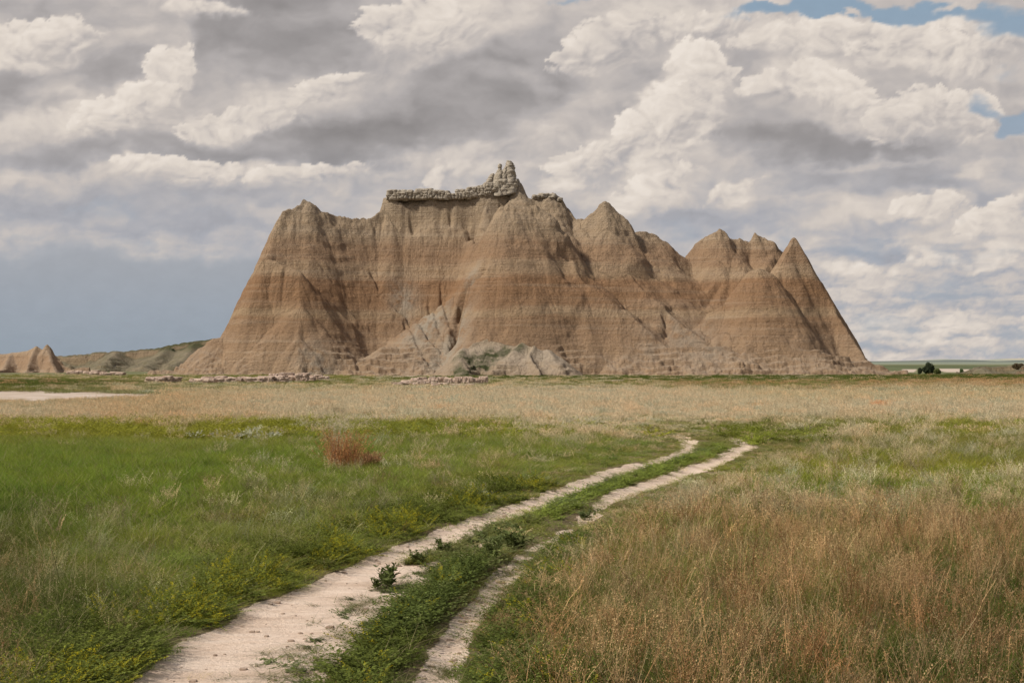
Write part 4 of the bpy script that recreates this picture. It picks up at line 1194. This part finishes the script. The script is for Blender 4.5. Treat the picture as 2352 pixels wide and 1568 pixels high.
def put_herbs():
    rng = np.random.default_rng(77)
    hm = plant_material('herb_patch', head=(.60, .50, .02), transl=.3)
    var = []
    for i in range(4):
        V, Fs, A = leafy(rng, 9, .10, 1, .055, 26, .4); var.append((V, Fs, A, hm))
    for i in range(3):
        V, Fs, A = leafy(rng, 10, .10, 1, .040, 26, .35, yellow=5); var.append((V, Fs, A, hm))
    X = []; 
    def add(x, y, h, w, tint, kind):
        n = len(x)
        if not n: return
        X.append((x, y, np.broadcast_to(h, n), np.broadcast_to(w, n), np.broadcast_to(np.array(tint), (n, 3)), rng.integers(0, 4, n) if kind == 0 else rng.integers(4, 7, n)))
    # crown between the ruts
    def strip(y0, y1, n, inset, h, tint, kind, side=None):
        y = rng.uniform(y0, y1, n); u = rng.random(n)
        a = eLR(y) + inset; b = eRL(y) - inset
        x = a + (b - a) * (u if side is None else side[0] + (side[1] - side[0]) * u)
        k = b > a
        add(x[k], y[k], (h * (.6 + .7 * rng.random(n)))[k], (.8 + .5 * rng.random(n))[k], tint, kind)
    strip(8.5, 15.5, 260, .02, .22, (.105, .130, .025), 0, (0.0, .52))
    strip(15, 20.5, 230, .05, .31, (.100, .130, .030), 0, (.22, .56))
    strip(15, 24, 40, .05, .2, (.18, .20, .07), 0)
    strip(8.5, 20, 20, .03, .36, (.16, .18, .03), 1, (0, .5))
    strip(26, 50, 260, .1, .16, (.20, .25, .045), 0, (.25, .9))
    strip(22, 48, 120, .1, .16, (.16, .20, .07), 0, (0, .6))
    (x0, y0), (x1, y1) = G(948, 1284), G(1215, 1192)
    t = rng.random(70); add(x0 + (x1 - x0) * t + rng.normal(0, .11, 70), y0 + (y1 - y0) * t + rng.normal(0, .2, 70), .16, .9, (.17, .18, .06), 0)
    # weeds along the outer side of the left rut, with yellow spikes
    y = rng.uniform(8.5, 34, 1500); off = rng.gamma(2.0, .30, 1500) * np.clip(y / 16, .8, 1.6)
    x = eLL(y) - .04 - off
    k = fbm(x / 1.2, y / 1.6, 931, 3) > -.12
    x, y, off = x[k], y[k], off[k]; n = len(x)
    yel = (rng.random(n) < .55 * sstep(-.15, .25, fbm(x / 1.5, y / 2.2, 941, 2))) & (off < 1.2)
    hh = np.clip(.14 + off * .26, .14, .38) * (.7 + .6 * rng.random(n))
    add(x[~yel], y[~yel], hh[~yel], 1.0, (.125, .150, .028), 0); add(x[yel], y[yel], hh[yel] * 1.1, 1.0, (.20, .22, .028), 1)
    # right side of the right rut
    y = rng.uniform(9, 24, 360); off = rng.gamma(1.5, .20, 360); x = eRR(y) + .12 + off; n = 360
    yel = rng.random(n) < .18
    hh = np.clip(.14 + off * .30, .14, .42) * (.7 + .6 * rng.random(n))
    add(x[~yel], y[~yel], hh[~yel], 1.0, (.11, .14, .03), 0); add(x[yel], y[yel], hh[yel], 1.0, (.16, .20, .03), 1)
    # small rosettes on the sandy shoulder
    y = rng.uniform(9, 24, 240); u = rng.random(240); x = eLL(y) + 1.0 + (eLR(y) - eLL(y) - 1.0) * u ** .6
    k = (x < eLR(y)) & (fbm(x / .5, y / .7, 951, 3) > -.02); add(x[k], y[k], .07, .7, (.13, .15, .06), 0)
    # band of taller yellow-green herbs at the back of the left meadow and scattered ones in the meadow
    n = 5200; y = rng.uniform(52, 68, n); x = rng.uniform(-28, 6, n)
    k = rng.random(n) < sstep(8, -14, x) * np.clip(.8 + 1.5 * fbm(x / 4, y / 3, 961, 3), .1, 1)
    add(x[k], y[k], (.42 * (.7 + .6 * rng.random(n)))[k], 2.0, (.25, .25, .030), 0)
    n = 1500; y = rng.uniform(50, 66, n); x = rng.uniform(8, 30, n)
    k = rng.random(n) < .5 * np.clip(.6 + 1.6 * fbm(x / 4, y / 3, 963, 3), 0, 1); add(x[k], y[k], .38, 1.8, (.19, .22, .03), 0)
    n = 900; y = rng.uniform(26, 50, n); x = rng.uniform(-20, 22, n); k = (bare(x, y) < -.5) & (fbm(x / 2.5, y / 2.5, 971, 3) > .08)
    add(x[k], y[k], .34, 1.3, (.14, .19, .04), 0)
    x = np.concatenate([q[0] for q in X]); y = np.concatenate([q[1] for q in X]); h = np.concatenate([q[2] for q in X]); w = np.concatenate([q[3] for q in X])
    t = np.concatenate([q[4] for q in X]); idx = np.concatenate([q[5] for q in X])
    n = len(x); t = t * (.8 + .45 * rng.random(n))[:, None]
    z = ground_z(x, y) - .01
    o = scatter('leafy_weeds', np.stack([x, y, z], 1), np.stack([w, w, h], 1), t, idx, var, 'dark leafy weeds with yellow flower spikes along the edges of the sandy ruts', seed=5, lean=.15)
    o['category'] = 'weeds'
    print('weeds', n)
    # white feathery seed heads leaning in the wind
    fm = plant_material('feather_seed', tint=(.58, .58, .46), transl=.4)
    fv = []
    for i in range(3):
        V, f, A, info = blades(rng, 9, .12, 1, .006, 3, .5, hvar=.4)
        V2, F2, A2 = heads(rng, info, 12, .05, .22, .012)
        V, Fs, A = join([(V, f, A), (V2, F2, A2)]); fv.append((V, Fs, A, fm))
    pts = []
    for cx, cy, rx, ry, n in ((590, 1003, 60, 7, 26), (850, 966, 50, 4, 22), (480, 1006, 90, 6, 4)):
        for i in range(n):
            gx, gy = G(cx + rng.normal(0, rx * .5), cy + 10 + rng.normal(0, ry * .5)); pts.append((gx, gy))
    p = np.array(pts); n = len(p)
    hh = .5 * (.7 + .5 * rng.random(n))
    scatter('feather_grass', np.column_stack([p, ground_z(p[:, 0], p[:, 1])]), np.column_stack([np.ones(n), np.ones(n), hh]), np.full((n, 3), .6), rng.integers(0, 3, n), fv,
            'white feathery grass heads scattered over the green left meadow', seed=9, lean=.3)


def herb(px, py, w, h, nst, lsize, per, seed, label, mat=None, yellow=0):
    """a single broad-leaved plant standing by itself: stems and leaves as parts"""
    rng = np.random.default_rng(seed)
    gx, gy = G(px, py)
    o = bpy.data.objects.new('leafy_plant', None); col.objects.link(o)
    o.location = (gx, gy, float(ground_z(np.array([gx]), np.array([gy]))[0]) - .01)
    tag(o, label, 'plant', 'leafy plants on the track')
    V, Fq, A, info = blades(rng, nst, w * .16, h, .010, 4, .55, clump=1.2, hvar=.4)
    link('stem', mesh_np('stem', V, Fq, {'var': ('FLOAT_VECTOR', A)}, smooth=False), mat or herb_leaf, o)
    V, Fs, A = leafy(rng, nst, w * .2, h, lsize, per, .6, yellow=yellow)
    link('leaves', mesh_np('leaves', V, Fs, {'var': ('FLOAT_VECTOR', A)}, smooth=False), mat or herb_leaf, o)
    return o


def dry_bush(px, py, w, h, seed, label, tint, wisp=True):
    rng = np.random.default_rng(seed)
    gx, gy = G(px, py)
    o = bpy.data.objects.new('dry_bush', None); col.objects.link(o)
    o.location = (gx, gy, float(ground_z(np.array([gx]), np.array([gy]))[0]) - .01)
    tag(o, label, 'bush')
    m = plant_material('dry_bush', tint=tint, head=tuple(min(1, c * 1.7) for c in tint), transl=.2)
    n = int(190 * max(w, .8))
    V, f, A, info = blades(rng, n, w * .26, h * .95, .008, 3, .35, taper=.6, clump=.75, hvar=.5)
    V[:, 0] *= 1.1
    link('twigs', mesh_np('twigs', V, f, {'var': ('FLOAT_VECTOR', A)}, smooth=False), m, o)
    V2, F2, A2 = heads(rng, info, 26, .030, .75, .035)
    V2[:, 0] *= 1.1
    A2[:, 2] = np.repeat((rng.random(len(A2) // 3) < .3) * 1.0, 3)
    link('leaves', mesh_np('leaves', V2, F2, {'var': ('FLOAT_VECTOR', A2)}, smooth=False), m, o)
    if wisp:
        wm_ = plant_material('pale_wisps', tint=(.50, .44, .34), transl=.4)
        V, f, A, info = blades(rng, 60, w * .25, h * 1.35, .004, 3, .3, clump=.25, hvar=.3)
        V2, F2, A2 = heads(rng, info, 40, .014, .45, .03)
        V, Fs, A = join([(V - [w * .12, 0, 0], f, A), (V2 - [w * .12, 0, 0], F2, A2)])
        link('seed_plume', mesh_np('seed_plume', V, Fs, {'var': ('FLOAT_VECTOR', A)}, smooth=False), wm_, o)
    return o


def crown(rng, lobes, n, size):
    """leaf-sized faces spread through several uneven lobes"""
    V = []; A = []
    wsum = sum(l[3] * l[4] * l[5] for l in lobes)
    for cx, cy, cz, rx, ry, rz in lobes:
        m = int(n * rx * ry * rz / wsum)
        p = rng.normal(0, 1, (m, 3)); p /= np.linalg.norm(p, axis=1)[:, None]
        r = rng.random(m) ** .45
        bump = 1 + .28 * perlin(p[:, 0] * 2.2 + cx * 7, p[:, 1] * 2.2 + p[:, 2] * 2.0, 7)
        c = p * (r * bump)[:, None] * [rx, ry, rz] + [cx, cy, cz]
        c = c[fbm(c[:, 0] * 2.0 / rx, c[:, 2] * 2.0 / rz + c[:, 1] / ry, 19, 3) > -.16]
        m = len(c)
        d = rng.normal(0, 1, (m, 3)); d /= np.linalg.norm(d, axis=1)[:, None]
        e = np.cross(d, rng.normal(0, 1, (m, 3))); e /= np.linalg.norm(e, axis=1)[:, None]
        s = size * (.6 + .8 * rng.random(m))[:, None]
        V.append(np.stack([c - d * s, c + e * s * .6, c + d * s, c - e * s * .6], 1).reshape(-1, 3))
        q = rng.random(m); A.append(np.stack([np.repeat(q, 4), np.repeat(q, 4), np.zeros(4 * m)], 1))
    V = np.concatenate(V); A = np.concatenate(A)
    return V, np.arange(len(V)).reshape(-1, 4), A


bark = stone_material('bark', (.16, .12, .085), (.12, .09, .065), (.06, .045, .035), 4.0, 1.0)


def tree(name, px, py_base, d, w, h, seed, label, cat, tint, upright=False, group=None, zb=0.0):
    rng = np.random.default_rng(seed)
    x = (px - CX) / F * d
    o = bpy.data.objects.new(name, None); col.objects.link(o)
    z0 = CAMH + (HY - py_base) / F * d if zb is None else zb
    o.location = (x, d, z0)
    tag(o, label, cat, group)
    m = plant_material(name + '_foliage', tint=tint, transl=.15)
    V = []; Fc = []; k = 0
    def limb(a, b, r0, r1):
        nonlocal k
        a = np.array(a); b = np.array(b); dr = b - a; dr = dr / np.linalg.norm(dr)
        u = np.cross(dr, [.3, 1, .1]); u /= np.linalg.norm(u); v = np.cross(dr, u)
        for i, (t, r) in enumerate(((0, r0), (.5, (r0 + r1) / 2), (1, r1))):
            c = a + (b - a) * t + (rng.normal(0, .03, 3) * h if i == 1 else 0)
            an = np.arange(6) * math.pi / 3
            V.append(c + r * (np.cos(an)[:, None] * u + np.sin(an)[:, None] * v))
        i = np.arange(6)
        for j in (0, 1):
            Fc.append(np.stack([k + j * 6 + i, k + j * 6 + (i + 1) % 6, k + (j + 1) * 6 + (i + 1) % 6, k + (j + 1) * 6 + i], 1))
        k += 18
    limb((0, 0, -.2), (0, 0, h * .55), .05 * w, .03 * w)
    for i in range(6):
        a = rng.random() * 6.28
        limb((0, 0, h * rng.uniform(.1, .5)), (w * .32 * math.cos(a), w * .32 * math.sin(a), h * rng.uniform(.45, .85)), .025 * w, .010 * w)
    link('trunk', mesh_np('trunk', np.concatenate(V), np.concatenate(Fc)), bark, o)
    if upright:
        lobes = [(0, 0, h * .35, w * .48, w * .45, h * .32), (w * .08, 0, h * .62, w * .34, w * .34, h * .28), (-w * .06, 0, h * .82, w * .18, w * .2, h * .2),
                 (-w * .28, 0, h * .4, w * .22, w * .3, h * .22), (w * .3, 0, h * .38, w * .2, w * .3, h * .24)]
    else:
        lobes = [(rng.uniform(-.3, .3) * w, rng.uniform(-.2, .2) * w, h * rng.uniform(.35, .65), w * rng.uniform(.2, .32), w * .3, h * rng.uniform(.26, .4)) for _ in range(6)]
    V, f, A = crown(rng, lobes, 9000 if w > 1.8 else 4500, .05 * max(w, 1.2))
    link('crown', mesh_np('crown', V, f, {'var': ('FLOAT_VECTOR', A)}, smooth=False), m, o)
    return o


def put_plants():
    herb(886, 1334, .48, .38, 9, .085, 30, 1, 'dark leafy plant standing alone on the bare sand of the left rut')
    herb(868, 1336, .26, .20, 6, .06, 20, 2, 'small low leafy plant touching the left side of the lone plant')
    herb(958, 1284, .34, .28, 7, .07, 26, 3, 'leafy plant at the lower left end of the green tongue beside the sandy rut')
    herb(1020, 1262, .50, .32, 9, .065, 28, 4, 'leafy plant with upright tips in the middle of the green tongue beside the sand')
    herb(1184, 1262, .60, .46, 13, .085, 30, 5, 'broad leafy plant at the edge of the right rut above the dark hedge of weeds')
    herb(1128, 1290, .40, .60, 9, .085, 30, 6, 'tall leafy plant at the far tip of the dark hedge between the ruts')
    herb(1345, 1186, .55, .28, 10, .06, 30, 8, 'round grey green plant between the ruts where the right rut is overgrown', herb_pale)
    dry_bush(790, 1090, 1.2, 1.42, 11, 'rust red dry bush with a pale wispy plume in the green left meadow', (.38, .195, .085))
    dry_bush(848, 1082, .7, .62, 12, 'small brown dry clump just right of the rust red bush', (.28, .16, .08), False)
    dry_bush(2022, 946, 1.3, .85, 13, 'low orange dry bush in the pale grass at the right', (.60, .34, .18), False)
    dry_bush(1752, 946, 1.8, .70, 14, 'flat orange brown dry patch in the pale grass right of the track bend', (.45, .28, .13), False)
    tree('juniper_tree', 2133, 859, 326, 2.8, 2.7, 21, 'dark green pointed juniper standing beyond the right foot of the butte', 'tree', (.045, .060, .032), True)
    g = 'bushes beside the juniper'
    tree('bush', 2112, 860, 324, 1.5, 1.6, 22, 'small dark bush just left of the juniper', 'bush', (.05, .065, .035), False, g)
    tree('bush', 2154, 860, 323, 1.9, 1.3, 23, 'low yellow green bush just right of the juniper', 'bush', (.12, .14, .05), False, g)
    tree('bush', 2209, 851, 345, 1.1, 1.2, 24, 'tiny lone green bush between the juniper and the right bank', 'bush', (.10, .15, .06), False, g)
    tree('shrub', 392, 806, 424, 2.8, 2.6, 25, 'dark shrub on the crest of the left ridge', 'shrub', (.045, .06, .03), False, 'shrubs on the left ridge', 4.2)
    tree('shrub', 420, 800, 424, 2.4, 1.6, 26, 'low dark shrub just right of the larger shrub on the left ridge', 'shrub', (.05, .065, .03), False, 'shrubs on the left ridge', 5.0)
    tree('shrub', 18, 820, 424, 3.4, 1.8, 27, 'dark shrub at the far left end of the ridge behind the small butte', 'shrub', (.05, .06, .03), False, 'shrubs on the left ridge', 3.0)
    tree('bush', 2340, 845, 301, 2.6, 1.6, 28, 'brown green bush on the mound at the right edge', 'bush', (.12, .09, .05), False, None, .9)
    rng = np.random.default_rng(5)
    gx, gy = G(128, 1262)
    V, f, A, info = blades(rng, 3, .02, .62, .007, 5, .35, hvar=.25)
    V2, F2, A2 = heads(rng, info, 90, .022, .5, .008)
    V, Fs, A = join([(V, f, A), (V2, F2, A2)])
    o = link('seed_stalk', mesh_np('seed_stalk', V, Fs, {'var': ('FLOAT_VECTOR', A)}, smooth=False), plant_material('straw', tint=(.55, .44, .26)), None, (gx, gy, 0))
    tag(o, 'tall straw coloured grass stalk leaning out of the dark left meadow', 'grass stalk')


# loose debris at the foot of the butte
def put_rubble():
    rng = np.random.default_rng(31)
    V = []; Fc = []; k = 0
    for i in range(340):
        px = rng.uniform(420, 2040) if i % 3 else rng.uniform(1350, 1900); d = 286 + rng.gamma(2, 2.2)
        x = (px - CX) / F * d; s = rng.gamma(2, .07) + .06
        v, f = rock_arrays((x, d, s * .25), (s * rng.uniform(.8, 1.6), s, s * rng.uniform(.5, .9)), i, 5, n=5, rough=.25)
        V.append(v); Fc.append(f + k); k += len(v)
    tag(link('rubble', mesh_np('rubble', np.concatenate(V), np.concatenate(Fc)), stone_material('fallen_clay', (.38, .29, .21), (.31, .22, .155), (.2, .14, .09), 2.0)), 'small fallen clay blocks strewn along the foot of the big butte', 'rubble', kind='stuff')


def put_pebbles():
    rng = np.random.default_rng(41)
    V = []; Fc = []; k = 0
    for i in range(420):
        y = rng.uniform(10, 30); right = rng.random() < .35
        a, b = (eRL(y), eRR(y)) if right else (eLL(y), eLR(y))
        x = a + (b - a) * rng.random(); s = rng.gamma(1.6, .006) + .005
        z = float(ground_z(np.array([x]), np.array([y]))[0])
        v, f = rock_arrays((x, y, z + s * .2), (s * rng.uniform(.9, 1.7), s * 1.1, s * rng.uniform(.5, .8)), i, 4, n=4, rough=.2)
        V.append(v); Fc.append(f + k); k += len(v)
    m = stone_material('pebble_stone', (.48, .37, .29), (.33, .25, .19), (.2, .15, .11), 20.0)
    tag(link('pebbles', mesh_np('pebbles', np.concatenate(V), np.concatenate(Fc)), m), 'small stones and clay crumbs lying on the sandy ruts', 'pebbles', kind='stuff')


put_pebbles()
put_herbs()
put_plants()
put_rubble()
